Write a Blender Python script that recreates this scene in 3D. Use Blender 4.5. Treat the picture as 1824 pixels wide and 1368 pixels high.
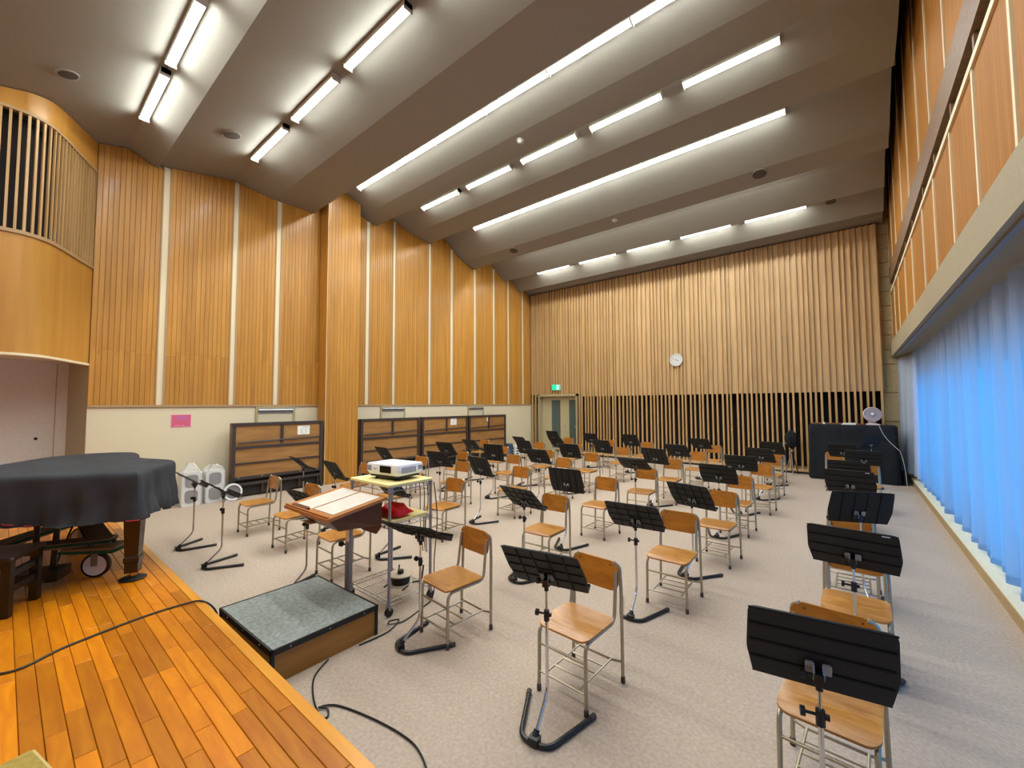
import bpy, bmesh, math, random
from mathutils import Vector, Matrix

for o in list(bpy.data.objects):
    bpy.data.objects.remove(o, do_unlink=True)
SC = bpy.context.scene
COL = SC.collection
RND = random.Random(7)

# ------------------------------------------------------------------ camera
# image taken as 1824 x 1368; room axes: X along the slat wall, Y towards the slat wall
F, CX, CY, EYE = 740.0, 912.0, 684.0, 1.85
vx = Vector((5 - CX, -(725 - CY), -F)).normalized()
ex = -vx
ey = Vector((1517 - CX, -(718 - CY), -F)).normalized()
ey = (ey - ex * ex.dot(ey)).normalized()
ez = ex.cross(ey)
cam_d = bpy.data.cameras.new('camera')
cam_d.sensor_fit = 'HORIZONTAL'
cam_d.sensor_width = 36.0
cam_d.lens = 36.0 * F / 1824.0
cam_d.clip_start = 0.05
cam_d.clip_end = 100
cam = bpy.data.objects.new('camera', cam_d)
COL.objects.link(cam)
cam.matrix_world = Matrix(((ex.x, ex.y, ex.z, 0), (ey.x, ey.y, ey.z, 0), (ez.x, ez.y, ez.z, EYE), (0, 0, 0, 1)))
SC.camera = cam

# ------------------------------------------------------------------ sky, exposure
SKY = (0.03, 0.40, 1.0)
SKY_POWER = 1.25
world = bpy.data.worlds.new('dusk_sky')
SC.world = world
world.use_nodes = True
world.node_tree.nodes['Background'].inputs[0].default_value = (*SKY, 1)
world.node_tree.nodes['Background'].inputs[1].default_value = SKY_POWER
LAMP = 39.0
LAMP_COL = (0.90, 0.97, 0.96)
SC.view_settings.view_transform = 'Standard'
SC.view_settings.look = 'None'
SC.view_settings.gamma = 1
SC.view_settings.use_curve_mapping = False
SC.view_settings.exposure = 1.0


# ------------------------------------------------------------------ materials
def lin(c):
    return tuple(((v / 255) / 12.92 if v / 255 <= 0.04045 else ((v / 255 + 0.055) / 1.055) ** 2.4) for v in c)


MATS = {}


def mat(name, rgb, rough=0.55, metal=0.0, spec=0.5, rgb2=None, scale=(8, 8, 8), detail=4.0, objvar=0.0, bump=0.0,
        bscale=None, coat=0.0, contrast=(0.3, 0.7), dist=0.0):
    m = bpy.data.materials.new(name)
    m.use_nodes = True
    nt = m.node_tree
    b = nt.nodes['Principled BSDF']
    c1 = lin(rgb)
    b.inputs['Base Color'].default_value = (*c1, 1)
    b.inputs['Roughness'].default_value = rough
    b.inputs['Metallic'].default_value = metal
    b.inputs['Specular IOR Level'].default_value = spec
    b.inputs['Coat Weight'].default_value = coat
    b.inputs['Coat Roughness'].default_value = 0.15
    tc = nt.nodes.new('ShaderNodeTexCoord')
    oi = nt.nodes.new('ShaderNodeObjectInfo')
    off = nt.nodes.new('ShaderNodeVectorMath')
    off.operation = 'SCALE'
    off.inputs[0].default_value = (31.7, 17.3, 23.9)
    nt.links.new(oi.outputs['Random'], off.inputs['Scale'])
    add = nt.nodes.new('ShaderNodeVectorMath')
    nt.links.new(tc.outputs['Object'], add.inputs[0])
    if objvar:
        nt.links.new(off.outputs[0], add.inputs[1])
    col = None
    if rgb2 is not None:
        mp = nt.nodes.new('ShaderNodeMapping')
        mp.inputs['Scale'].default_value = scale
        nz = nt.nodes.new('ShaderNodeTexNoise')
        nz.inputs['Scale'].default_value = 1.0
        nz.inputs['Detail'].default_value = detail
        nz.inputs['Distortion'].default_value = dist
        nt.links.new(add.outputs[0], mp.inputs['Vector'])
        nt.links.new(mp.outputs[0], nz.inputs['Vector'])
        rp = nt.nodes.new('ShaderNodeValToRGB')
        rp.color_ramp.elements[0].position = contrast[0]
        rp.color_ramp.elements[1].position = contrast[1]
        rp.color_ramp.elements[0].color = (*c1, 1)
        rp.color_ramp.elements[1].color = (*lin(rgb2), 1)
        nt.links.new(nz.outputs['Fac'], rp.inputs['Fac'])
        col = rp.outputs[0]
    if objvar:
        hs = nt.nodes.new('ShaderNodeHueSaturation')
        if col is not None:
            nt.links.new(col, hs.inputs['Color'])
        else:
            hs.inputs['Color'].default_value = (*c1, 1)
        mr = nt.nodes.new('ShaderNodeMapRange')
        mr.inputs['To Min'].default_value = 1 - objvar
        mr.inputs['To Max'].default_value = 1 + objvar
        nt.links.new(oi.outputs['Random'], mr.inputs['Value'])
        nt.links.new(mr.outputs[0], hs.inputs['Value'])
        col = hs.outputs[0]
    if col is not None:
        nt.links.new(col, b.inputs['Base Color'])
    if bump:
        nb = nt.nodes.new('ShaderNodeTexNoise')
        nb.inputs['Scale'].default_value = bscale or 60
        nb.inputs['Detail'].default_value = 3
        nt.links.new(tc.outputs['Object'], nb.inputs['Vector'])
        bp = nt.nodes.new('ShaderNodeBump')
        bp.inputs['Strength'].default_value = bump
        bp.inputs['Distance'].default_value = 0.01
        nt.links.new(nb.outputs['Fac'], bp.inputs['Height'])
        nt.links.new(bp.outputs[0], b.inputs['Normal'])
    MATS[name] = m
    return m


def emit(name, rgb, power):
    m = bpy.data.materials.new(name)
    m.use_nodes = True
    nt = m.node_tree
    b = nt.nodes['Principled BSDF']
    b.inputs['Base Color'].default_value = (*rgb, 1)
    b.inputs['Emission Color'].default_value = (*rgb, 1)
    b.inputs['Emission Strength'].default_value = power
    MATS[name] = m
    return m


mat('wall_wood', (190, 134, 50), 0.5, rgb2=(168, 112, 34), scale=(14, 14, 0.8), objvar=0.10, coat=0.08)
mat('fascia_wood', (192, 138, 60), 0.45, rgb2=(178, 122, 46), scale=(7, 7, 0.5), coat=0.1)
mat('slat_wood', (192, 154, 102), 0.5, rgb2=(174, 134, 82), scale=(18, 18, 0.9), objvar=0.10)
mat('backing_wood', (202, 170, 126), 0.55, rgb2=(186, 152, 106), scale=(9, 9, 0.5))
mat('right_wood', (172, 116, 46), 0.7, spec=0.2, rgb2=(150, 96, 32), scale=(16, 30, 0.7), objvar=0.06)
mat('dark_slot', (24, 14, 12), 0.9)
mat('slot_board', (130, 98, 66), 0.6, rgb2=(112, 82, 54), scale=(4, 20, 20))
mat('cream_batten', (226, 208, 172), 0.6)
mat('batten_edge', (170, 138, 96), 0.6)
mat('cream_wall', (221, 208, 178), 0.8, rgb2=(213, 200, 168), scale=(60, 60, 60), bump=0.15, bscale=180)
mat('jamb', (186, 190, 176), 0.8)
mat('white_wall', (226, 226, 220), 0.8, rgb2=(218, 217, 210), scale=(30, 30, 30))
mat('block', (196, 174, 132), 0.9, rgb2=(180, 158, 116), scale=(20, 20, 20), objvar=0.05, bump=0.2, bscale=120)
mat('ceiling_paint', (143, 137, 126), 0.85, rgb2=(139, 133, 122), scale=(40, 40, 40), bump=0.06, bscale=220)
mat('carpet', (190, 172, 155), 0.95, spec=0.1, rgb2=(168, 149, 132), scale=(45, 45, 45), detail=6, bump=0.5, bscale=160, contrast=(0.25, 0.75))
mat('carpet_strip', (168, 158, 146), 0.95, spec=0.1, rgb2=(152, 141, 128), scale=(45, 45, 45), detail=6)
mat('stage_wood', (202, 124, 8), 0.36, rgb2=(168, 88, 4), scale=(2.2, 14, 10), objvar=0.26, coat=0.12, spec=0.35, dist=1.2, contrast=(0.25, 0.8))
mat('stage_edge', (216, 148, 44), 0.35, rgb2=(198, 126, 28), scale=(1.6, 14, 10), coat=0.3)
mat('stage_under', (70, 40, 16), 0.7)
mat('sill_stone', (226, 208, 170), 0.7, rgb2=(216, 196, 156), scale=(50, 50, 50))
mat('base_tan', (170, 144, 102), 0.7)
mat('lintel_paint', (158, 144, 118), 0.75, rgb2=(152, 138, 112), scale=(30, 30, 30))
mat('rail_grey', (120, 120, 122), 0.5)
mat('chair_ply', (190, 132, 60), 0.38, rgb2=(156, 98, 34), scale=(4, 16, 16), objvar=0.10, coat=0.25, dist=1.5)
mat('chair_back', (180, 116, 36), 0.36, rgb2=(150, 90, 22), scale=(4, 16, 12), objvar=0.10, coat=0.25, dist=1.5)
mat('steel_grey', (176, 166, 142), 0.38, metal=0.75)
mat('rubber', (70, 62, 56), 0.8)
mat('screw', (84, 50, 22), 0.5)
mat('stand_black', (20, 20, 20), 0.55, spec=0.35)
mat('stand_rib', (9, 9, 9), 0.6, spec=0.25)
mat('chrome', (214, 214, 216), 0.16, metal=1.0)
mat('bracket', (150, 148, 144), 0.45, metal=0.6)
mat('knob_black', (14, 14, 14), 0.45)
mat('base_black', (28, 28, 28), 0.35)
mat('white_paint', (198, 196, 190), 0.5)
mat('lamp_housing', (196, 190, 178), 0.6)
mat('speaker_grille', (78, 70, 64), 0.8)
mat('cover_cloth', (60, 61, 65), 0.85, spec=0.2, rgb2=(50, 51, 54), scale=(4, 4, 4), bump=0.12, bscale=420)
mat('drape_cloth', (40, 41, 43), 0.9, spec=0.15, rgb2=(32, 33, 35), scale=(5, 5, 5))
mat('piano_wood', (30, 15, 10), 0.35, coat=0.2)
mat('piano_black', (12, 8, 7), 0.4, coat=0.1)
mat('red_piping', (150, 28, 34), 0.7)
mat('green_felt', (22, 72, 48), 0.95)
mat('dolly_wood', (132, 102, 72), 0.5)
mat('brass', (200, 160, 80), 0.3, metal=1.0)
mat('podium_carpet', (156, 160, 154), 0.95, spec=0.1, rgb2=(124, 130, 126), scale=(38, 38, 38), detail=6, bump=0.4, bscale=200)
mat('podium_side', (172, 118, 44), 0.5, rgb2=(150, 98, 32), scale=(2, 2, 14))
mat('black_trim', (16, 16, 16), 0.5)
mat('lectern_wood', (178, 118, 62), 0.4, rgb2=(158, 98, 46), scale=(3, 20, 20), coat=0.15)
mat('lectern_dark', (92, 50, 26), 0.45, rgb2=(76, 40, 20), scale=(3, 16, 16))
mat('lectern_flap', (104, 44, 24), 0.4)
mat('sheet', (206, 196, 184), 0.8, rgb2=(194, 183, 170), scale=(6, 6, 6))
mat('trolley_grey', (150, 150, 154), 0.4, metal=0.35)
mat('wire', (176, 174, 168), 0.3, metal=0.8)
mat('shelf_board', (236, 220, 152), 0.6, rgb2=(228, 210, 138), scale=(8, 8, 8))
mat('proj_white', (236, 238, 240), 0.4)
mat('proj_grey', (150, 154, 162), 0.5)
mat('proj_dark', (22, 24, 16), 0.25)
mat('red_bag', (214, 14, 18), 0.35)
mat('reel_tan', (206, 192, 164), 0.5)
mat('riser_wood', (164, 120, 66), 0.5, rgb2=(142, 98, 50), scale=(12, 2, 14), objvar=0.05)
mat('riser_edge', (124, 82, 46), 0.5)
mat('riser_frame', (58, 50, 46), 0.45)
mat('riser_under', (40, 34, 30), 0.7)
mat('paper', (236, 234, 226), 0.8)
mat('ink', (120, 120, 118), 0.8)
mat('pink', (206, 92, 124), 0.6)
mat('pink_light', (240, 168, 186), 0.6)
mat('violet', (184, 112, 176), 0.6)
mat('silver', (206, 212, 222), 0.25, metal=0.7)
mat('niche_panel', (204, 194, 164), 0.8)
mat('door_paint', (178, 166, 130), 0.55)
mat('door_frame', (170, 154, 116), 0.55)
mat('door_glass', (78, 92, 86), 0.2, spec=0.4)
mat('plastic_white', (228, 228, 224), 0.35)
mat('plastic_dark', (70, 72, 74), 0.5)
mat('fan_pink', (196, 180, 184), 0.4)
mat('fan_mesh', (112, 106, 110), 0.5)
mat('clock_face', (190, 195, 184), 0.5)
mat('clock_ink', (110, 112, 104), 0.6)
mat('bin_blue', (56, 84, 120), 0.5)
mat('felt_olive', (168, 142, 66), 0.95, rgb2=(142, 120, 54), scale=(30, 30, 30))
mat('felt_edge', (190, 164, 104), 0.9)
mat('blind_grey', (206, 206, 206), 0.8)
mat('win_frame', (150, 150, 150), 0.5, metal=0.3)
mat('roof_dark', (60, 54, 48), 0.9)
emit('tube_glow', LAMP_COL, LAMP)
emit('exit_green', (0.0, 0.42, 0.22), 0.75)
emit('exit_white', (0.6, 0.95, 0.8), 0.7)


def mat_shader(name, build):
    m = bpy.data.materials.new(name)
    m.use_nodes = True
    nt = m.node_tree
    nt.nodes.clear()
    out = nt.nodes.new('ShaderNodeOutputMaterial')
    nt.links.new(build(nt), out.inputs['Surface'])
    MATS[name] = m


def N(nt, kind, **kw):
    n = nt.nodes.new(kind)
    for k, v in kw.items():
        n.inputs[k].default_value = v
    return n


def mix(nt, a, b, f):
    m = nt.nodes.new('ShaderNodeMixShader')
    m.inputs[0].default_value = f
    nt.links.new(a, m.inputs[1])
    nt.links.new(b, m.inputs[2])
    return m.outputs[0]


def curtain_sh(nt):
    d = N(nt, 'ShaderNodeBsdfDiffuse', Color=(*lin((84, 92, 110)), 1))
    t = N(nt, 'ShaderNodeBsdfTranslucent', Color=(*lin((238, 240, 246)), 1))
    tr = N(nt, 'ShaderNodeBsdfTransparent', Color=(1, 1, 1, 1))
    return mix(nt, mix(nt, d.outputs[0], t.outputs[0], 0.68), tr.outputs[0], 0.14)


def glass_sh(nt):
    tr = N(nt, 'ShaderNodeBsdfTransparent', Color=(0.95, 0.97, 1, 1))
    g = N(nt, 'ShaderNodeBsdfGlossy', Roughness=0.03)
    return mix(nt, tr.outputs[0], g.outputs[0], 0.06)


def blind_sh(nt):
    d = N(nt, 'ShaderNodeBsdfDiffuse', Color=(*lin((226, 222, 214)), 1))
    t = N(nt, 'ShaderNodeBsdfTranslucent', Color=(0.95, 0.62, 0.45, 1))
    return mix(nt, d.outputs[0], t.outputs[0], 0.6)


def wrap_sh(nt):
    g = N(nt, 'ShaderNodeBsdfGlossy', Roughness=0.15)
    d = N(nt, 'ShaderNodeBsdfDiffuse', Color=(0.9, 0.9, 0.9, 1))
    tr = N(nt, 'ShaderNodeBsdfTransparent', Color=(1, 1, 1, 1))
    return mix(nt, mix(nt, d.outputs[0], g.outputs[0], 0.4), tr.outputs[0], 0.68)


def white_curtain_sh(nt):
    d = N(nt, 'ShaderNodeBsdfDiffuse', Color=(*lin((188, 200, 222)), 1))
    t = N(nt, 'ShaderNodeBsdfTranslucent', Color=(*lin((200, 212, 236)), 1))
    return mix(nt, d.outputs[0], t.outputs[0], 0.35)


mat_shader('curtain', curtain_sh)
mat_shader('curtain_white', white_curtain_sh)
mat_shader('glass', glass_sh)
mat_shader('blind', blind_sh)
mat_shader('wrap', wrap_sh)


# ------------------------------------------------------------------ mesh builder
def fillet(pts, r, n=4):
    pts = [Vector(p) for p in pts]
    out = [pts[0]]
    for i in range(1, len(pts) - 1):
        a, b, c = pts[i - 1], pts[i], pts[i + 1]
        u, v = (a - b), (c - b)
        rr = min(r, u.length * 0.45, v.length * 0.45)
        p, q = b + u.normalized() * rr, b + v.normalized() * rr
        for k in range(n + 1):
            t = k / n
            out.append(p * (1 - t) ** 2 + b * 2 * t * (1 - t) + q * t * t)
    out.append(pts[-1])
    return out


def smooth_path(pts, n=6):
    pts = [Vector(p) for p in pts]
    out = []
    for i in range(len(pts) - 1):
        p0, p1, p2, p3 = pts[max(i - 1, 0)], pts[i], pts[i + 1], pts[min(i + 2, len(pts) - 1)]
        for k in range(n):
            t = k / n
            out.append(0.5 * ((2 * p1) + (p2 - p0) * t + (2 * p0 - 5 * p1 + 4 * p2 - p3) * t * t + (3 * p1 - p0 - 3 * p2 + p3) * t ** 3))
    out.append(pts[-1])
    return out


class MB:
    def __init__(self):
        self.v, self.f = [], []

    def add(self, vs, fs):
        k = len(self.v)
        self.v += [tuple(p) for p in vs]
        self.f += [tuple(i + k for i in f) for f in fs]
        return self

    def box(self, x0, x1, y0, y1, z0, z1, M=None):
        vs = [Vector((x, y, z)) for z in (z0, z1) for y in (y0, y1) for x in (x0, x1)]
        if M is not None:
            vs = [M @ p for p in vs]
        return self.add(vs, [(0, 2, 3, 1), (4, 5, 7, 6), (0, 1, 5, 4), (2, 6, 7, 3), (0, 4, 6, 2), (1, 3, 7, 5)])

    def bar(self, a, b, w, h, up=(0, 0, 1)):
        a, b = Vector(a), Vector(b)
        d = (b - a).normalized()
        s = d.cross(Vector(up))
        if s.length < 1e-4:
            s = d.cross(Vector((1, 0, 0)))
        s.normalize()
        u = s.cross(d)
        vs = [p + s * (i * w / 2) + u * (j * h / 2) for p in (a, b) for i, j in ((-1, -1), (1, -1), (1, 1), (-1, 1))]
        return self.add(vs, [(3, 2, 1, 0), (4, 5, 6, 7), (0, 1, 5, 4), (1, 2, 6, 5), (2, 3, 7, 6), (3, 0, 4, 7)])

    def tube(self, path, r, n=8, r2=None, closed=False):
        P = [Vector(p) for p in path]
        m = len(P)
        vs, fs = [], []
        ref = None
        for i in range(m):
            if closed:
                d = (P[(i + 1) % m] - P[i - 1]).normalized()
            else:
                d = (P[min(i + 1, m - 1)] - P[max(i - 1, 0)]).normalized()
            if ref is None:
                ref = d.orthogonal().normalized()
            ref = (ref - d * ref.dot(d)).normalized()
            s = d.cross(ref)
            rr = r if r2 is None else r + (r2 - r) * i / (m - 1)
            for k in range(n):
                a = 2 * math.pi * k / n
                vs.append(P[i] + ref * (rr * math.cos(a)) + s * (rr * math.sin(a)))
        for i in range(m if closed else m - 1):
            j = (i + 1) % m
            for k in range(n):
                k2 = (k + 1) % n
                fs.append((i * n + k, i * n + k2, j * n + k2, j * n + k))
        if not closed:
            fs.append(tuple(reversed(range(n))))
            fs.append(tuple((m - 1) * n + k for k in range(n)))
        return self.add(vs, fs)

    def lathe(self, prof, n=20, M=None):
        vs, fs = [], []
        for (r, z) in prof:
            for k in range(n):
                a = 2 * math.pi * k / n
                p = Vector((r * math.cos(a), r * math.sin(a), z))
                vs.append(M @ p if M is not None else p)
        m = len(prof)
        for i in range(m - 1):
            for k in range(n):
                k2 = (k + 1) % n
                fs.append((i * n + k, i * n + k2, (i + 1) * n + k2, (i + 1) * n + k))
        fs.append(tuple(reversed(range(n))))
        fs.append(tuple((m - 1) * n + k for k in range(n)))
        return self.add(vs, fs)

    def prism(self, outline, t0, t1, M=None):
        """outline in local XY, extruded along local Z"""
        n = len(outline)
        vs = [Vector((x, y, t0)) for x, y in outline] + [Vector((x, y, t1)) for x, y in outline]
        if M is not None:
            vs = [M @ p for p in vs]
        fs = [tuple(reversed(range(n))), tuple(range(n, 2 * n))]
        fs += [(i, (i + 1) % n, n + (i + 1) % n, n + i) for i in range(n)]
        return self.add(vs, fs)

    def grid(self, rows, close_u=False):
        k = len(rows[0])
        vs = [p for r in rows for p in r]
        fs = []
        for i in range(len(rows) - 1):
            for j in range(k if close_u else k - 1):
                j2 = (j + 1) % k
                fs.append((i * k + j, i * k + j2, (i + 1) * k + j2, (i + 1) * k + j))
        return self.add(vs, fs)

    def mesh(self, name, m, smooth=40):
        me = bpy.data.meshes.new(name)
        me.from_pydata(self.v, [], self.f)
        bm = bmesh.new()
        bm.from_mesh(me)
        bmesh.ops.recalc_face_normals(bm, faces=bm.faces)
        bm.to_mesh(me)
        bm.free()
        me.materials.append(MATS[m] if isinstance(m, str) else m)
        if smooth:
            for p in me.polygons:
                p.use_smooth = True
            me.set_sharp_from_angle(angle=math.radians(smooth))
        return me

    def build(self, name, m, parent=None, smooth=40):
        o = bpy.data.objects.new(name, self.mesh(name, m, smooth))
        COL.objects.link(o)
        o.parent = parent
        return o


def inst(name, me, parent=None, loc=None, rot=None, scale=None):
    o = bpy.data.objects.new(name, me)
    COL.objects.link(o)
    o.parent = parent
    if loc is not None:
        o.location = loc
    if rot is not None:
        o.rotation_euler = rot
    if scale is not None:
        o.scale = scale
    return o


def tag(o, label, cat, group=None, kind=None):
    o['label'] = label
    o['category'] = cat
    if group:
        o['group'] = group
    if kind:
        o['kind'] = kind
    return o


def thing(name, label, cat, loc=(0, 0, 0), rz=0.0, group=None, kind=None):
    o = bpy.data.objects.new(name, None)
    o.empty_display_size = 0.1
    COL.objects.link(o)
    o.location = loc
    o.rotation_euler = (0, 0, rz)
    return tag(o, label, cat, group, kind)


def copy_tree(o, parent=None):
    c = o.copy()
    COL.objects.link(c)
    c.parent = parent
    for ch in o.children:
        copy_tree(ch, c)
    return c


def rrect(x0, x1, y0, y1, r, n=4):
    out = []
    for cx, cy, a0 in ((x1 - r, y1 - r, 0), (x0 + r, y1 - r, 90), (x0 + r, y0 + r, 180), (x1 - r, y0 + r, 270)):
        for k in range(n + 1):
            a = math.radians(a0 + 90 * k / n)
            out.append((cx + r * math.cos(a), cy + r * math.sin(a)))
    return out


XL, XR, YB = -10.0, 1.0, 13.4          # plank wall, sill front, slat fronts
STG_Y, STG_Z = 1.125, 0.22             # stage front edge and height

# ------------------------------------------------------------------ ceiling
BAYS = [
    [(-4.2, 5.94), (-1.0, 5.94), (1.28, 6.53), (1.69, 6.33)],
    [(1.69, 6.33), (1.71, 6.40), (2.89, 6.63), (3.73, 6.52), (4.62, 6.53)],
    [(4.62, 6.53), (4.66, 7.31), (5.25, 7.13), (5.90, 6.90), (6.35, 6.79)],
    [(6.35, 6.79), (6.40, 7.37), (6.92, 7.15), (7.54, 6.93), (8.19, 6.85)],
    [(8.19, 6.85), (8.24, 7.50), (8.89, 7.15), (9.67, 6.66), (10.15, 6.54)],
    [(10.15, 6.54), (10.20, 7.32), (11.11, 6.90), (11.80, 6.49)],
    [(11.80, 6.49), (11.84, 6.76), (12.256, 6.63), (12.69, 6.27)],
    [(12.69, 6.27), (12.72, 6.52), (13.164, 6.38), (13.238, 6.30), (13.80, 6.30)],
]


def zc(y):
    for b in BAYS:
        for (y0, z0), (y1, z1) in zip(b, b[1:]):
            if y0 <= y <= y1:
                return z0 + (z1 - z0) * (y - y0) / max(y1 - y0, 1e-6)
    return 6.2


ceil = thing('ceiling', 'stepped taupe ceiling of folded plaster bays above the lamps', 'ceiling', kind='structure')
XE = [0.70, 0.68, 0.67, 0.66, 0.68, 0.70, 0.72, 0.73]
for i, b in enumerate(BAYS):
    m = MB()
    x0, x1 = (XL - 0.9 if i == 0 else XL - 0.02), XE[i]
    rows = [[Vector((x0, y, z)), Vector((x1, y, z))] for y, z in b] + [[Vector((x0, y, z + 0.05)), Vector((x1, y, z + 0.05))] for y, z in reversed(b)]
    rows.append(rows[0])
    m.grid(rows)
    n = len(b)
    base = 0
    for k in range(n - 1):
        for sgn in (0, 1):
            a = [2 * k + sgn, 2 * (k + 1) + sgn, 2 * (2 * n - 2 - k) + sgn, 2 * (2 * n - 1 - k) + sgn]
            m.f.append(tuple(a))
    m.build('ceiling_panel', 'ceiling_paint', ceil, smooth=0)
tag(MB().box(-14.6, 2.0, -4.4, 14.2, 8.2, 8.4).build('roof_blocker', 'roof_dark', smooth=0), 'dark roof slab added above the folded ceiling to block the sky', 'roof_blocker', kind='structure')  # slab added to stop world light coming in over the ceiling

# ------------------------------------------------------------------ floor and stage
fl = thing('floor', 'beige grey carpet floor under the chairs', 'floor', kind='structure')
MB().box(-11.0, 1.4, -4.2, 14.0, -0.1, -0.012).build('floor_slab', 'roof_dark', fl, smooth=0)
XS = [-10.0, -6.1, -2.085, 1.01]
for a, b in zip(XS, XS[1:]):
    for c, d in ((1.1, 1.91), (1.91, 13.95)):
        MB().box(a + .0004, b - .0004, c + .0004, d - .0004, -0.02, 0.0).build('carpet_strip', 'carpet', fl, smooth=0)
stage = thing('stage', 'low orange hardwood stage in front of the chairs', 'stage', kind='structure')
MB().box(-10.74, 1.0, -4.0, STG_Y - 0.02, 0.0, STG_Z - 0.02).build('stage_body', 'stage_under', stage, smooth=0)
PW = 0.0795


def plank(x0, x1, y0, y1, m='stage_wood', zt=STG_Z):
    b = MB()
    g = 0.0012
    e = 0.0025
    xa, xb, ya, yb = x0 + g, x1 - g, y0 + g, y1 - g
    z0 = zt - 0.018
    b.add([(xa, ya, z0), (xb, ya, z0), (xb, yb, z0), (xa, yb, z0),
           (xa, ya, zt - e), (xb, ya, zt - e), (xb, yb, zt - e), (xa, yb, zt - e),
           (xa + e, ya + e, zt), (xb - e, ya + e, zt), (xb - e, yb - e, zt), (xa + e, yb - e, zt)],
          [(0, 3, 2, 1), (0, 1, 5, 4), (1, 2, 6, 5), (2, 3, 7, 6), (3, 0, 4, 7), (4, 5, 9, 8), (5, 6, 10, 9), (6, 7, 11, 10), (7, 4, 8, 11), (8, 9, 10, 11)])
    return b.build('plank', m, stage, smooth=0)


plank(-10.7, 1.0, STG_Y - 0.065, STG_Y, 'stage_edge')
yy = STG_Y - 0.065
npl = 0
row = 0
while yy > -0.42:
    x = -9.9 + RND.uniform(-0.7, 0.0)
    while x < -1.4:
        L = RND.choice((0.45, 0.6, 0.75, 0.9, 0.9, 1.2))
        if npl < 285:
            plank(x, min(x + L, -1.2), yy - PW, yy)
            npl += 1
        x += L
    yy -= PW
    row += 1
rest = MB()
rest.box(-1.2, 1.0, yy, STG_Y - 0.065, STG_Z - 0.018, STG_Z)
rest.box(-10.7, 1.0, -4.0, yy, STG_Z - 0.018, STG_Z)
r_ = rest.build('plank_field', 'stage_wood', stage, smooth=0)
r_['kind'] = 'stuff'

# ------------------------------------------------------------------ left wall
wl = thing('wall_left', 'tall wall of golden vertical planks above a cream base', 'wall', kind='structure')
MB().box(XL - 0.25, XL - 0.02, 0.9, 14.0, 1.80, 8.2).build('wall_core', 'batten_edge', wl, smooth=0)
MB().box(XL - 0.25, XL, 0.9, 14.0, 0.0, 1.835).build('wall_base', 'cream_wall', wl, smooth=0)
MB().box(XL - 0.02, XL + 0.03, 0.9, 4.80, 1.835, 1.875).build('wall_cap', 'batten_edge', wl, smooth=0)
MB().box(XL - 0.02, XL + 0.03, 5.63, YB, 1.835, 1.875).build('wall_cap', 'batten_edge', wl, smooth=0)
MB().box(XL - 0.02, XL + 0.012, 0.9, 13.4, 0.0, 0.08).build('skirting', 'base_tan', wl, smooth=0)
STRIPS = [(1.77, 1.91), (2.93, 3.06), (3.78, 3.92), (6.03, 6.18), (6.87, 7.00), (8.15, 8.29), (9.05, 9.21), (10.13, 10.28), (11.11, 11.25), (11.93, 12.07), (12.81, 12.96)]
for y0, y1 in STRIPS:
    zt = min(zc(y0), zc(y1)) - 0.005
    MB().box(XL - 0.02, XL + 0.012, y0 + 0.022, y1 - 0.022, 1.875, zt).build('batten', 'cream_batten', wl, smooth=0)
    for a, b in ((y0, y0 + 0.022), (y1 - 0.022, y1)):
        MB().box(XL - 0.02, XL + 0.035, a, b, 1.875, zt).build('batten_trim_shade', 'batten_edge', wl, smooth=0)
edges = [0.897] + [v for s in STRIPS for v in s] + [13.36]
BW = 0.072


def board(y0, y1, x, z0, z1, parent, m='wall_wood', g=0.002, e=0.004, name='board'):
    b = MB()
    ya, yb = y0 + g / 2, y1 - g / 2
    pr = [(x - 0.02, ya), (x - e, ya), (x, ya + e), (x, yb - e), (x - e, yb), (x - 0.02, yb)]
    b.prism(pr, z0, z1)
    return b.build(name, m, parent, smooth=0)


for k in range(0, len(edges), 2):
    a, b = edges[k], edges[k + 1]
    spans = [(a, b)]
    if a < 4.8 < b or a < 5.63 < b:
        spans = [(a, 4.80), (5.63, b)]
    for s0, s1 in spans:
        n = max(1, round((s1 - s0) / BW))
        for i in range(n):
            y0, y1 = s0 + (s1 - s0) * i / n, s0 + (s1 - s0) * (i + 1) / n
            zt = min(zc(y0), zc(y1)) - 0.005
            zs = 2.75 + RND.choice((0, 0.04, 0.09, 0.13))
            if y0 < 5.0 and zt > 4:
                board(y0, y1, XL + 0.025, 1.875, zs, wl)
                board(y0, y1, XL + 0.025, zs + 0.003, zt, wl)
            else:
                board(y0, y1, XL + 0.025, 1.875, zt, wl)
# pilaster
pil = thing('pilaster', 'plank-clad pilaster projecting between the folded risers', 'pilaster', (0, 0, 0), kind='structure')
PX = -9.58
MB().box(XL + 0.001, PX - 0.02, 4.82, 5.61, 0.0, 7.02).build('pilaster_core', 'batten_edge', pil, smooth=0)
n = 10
for i in range(n):
    y0, y1 = 4.80 + 0.83 * i / n, 4.80 + 0.83 * (i + 1) / n
    board(y0, y1, PX, 0.0, (6.50 if y0 < 4.62 else min(zc(y0), zc(y1)) - 0.01), pil, g=0.002, e=0.003)
for i in range(5):
    x0, x1 = XL + 0.03 + (PX - 0.02 - XL - 0.03) * i / 5, XL + 0.03 + (PX - 0.02 - XL - 0.03) * (i + 1) / 5
    MB().box(x0 + 0.001, x1 - 0.001, 4.80, 4.82, 0.0, 7.0).build('board', 'wall_wood', pil, smooth=0)
MB().box(PX - 0.012, PX + 0.004, 4.792, 4.80, 0, 7.0).build('corner_bead', 'cream_batten', pil, smooth=0)

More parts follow.
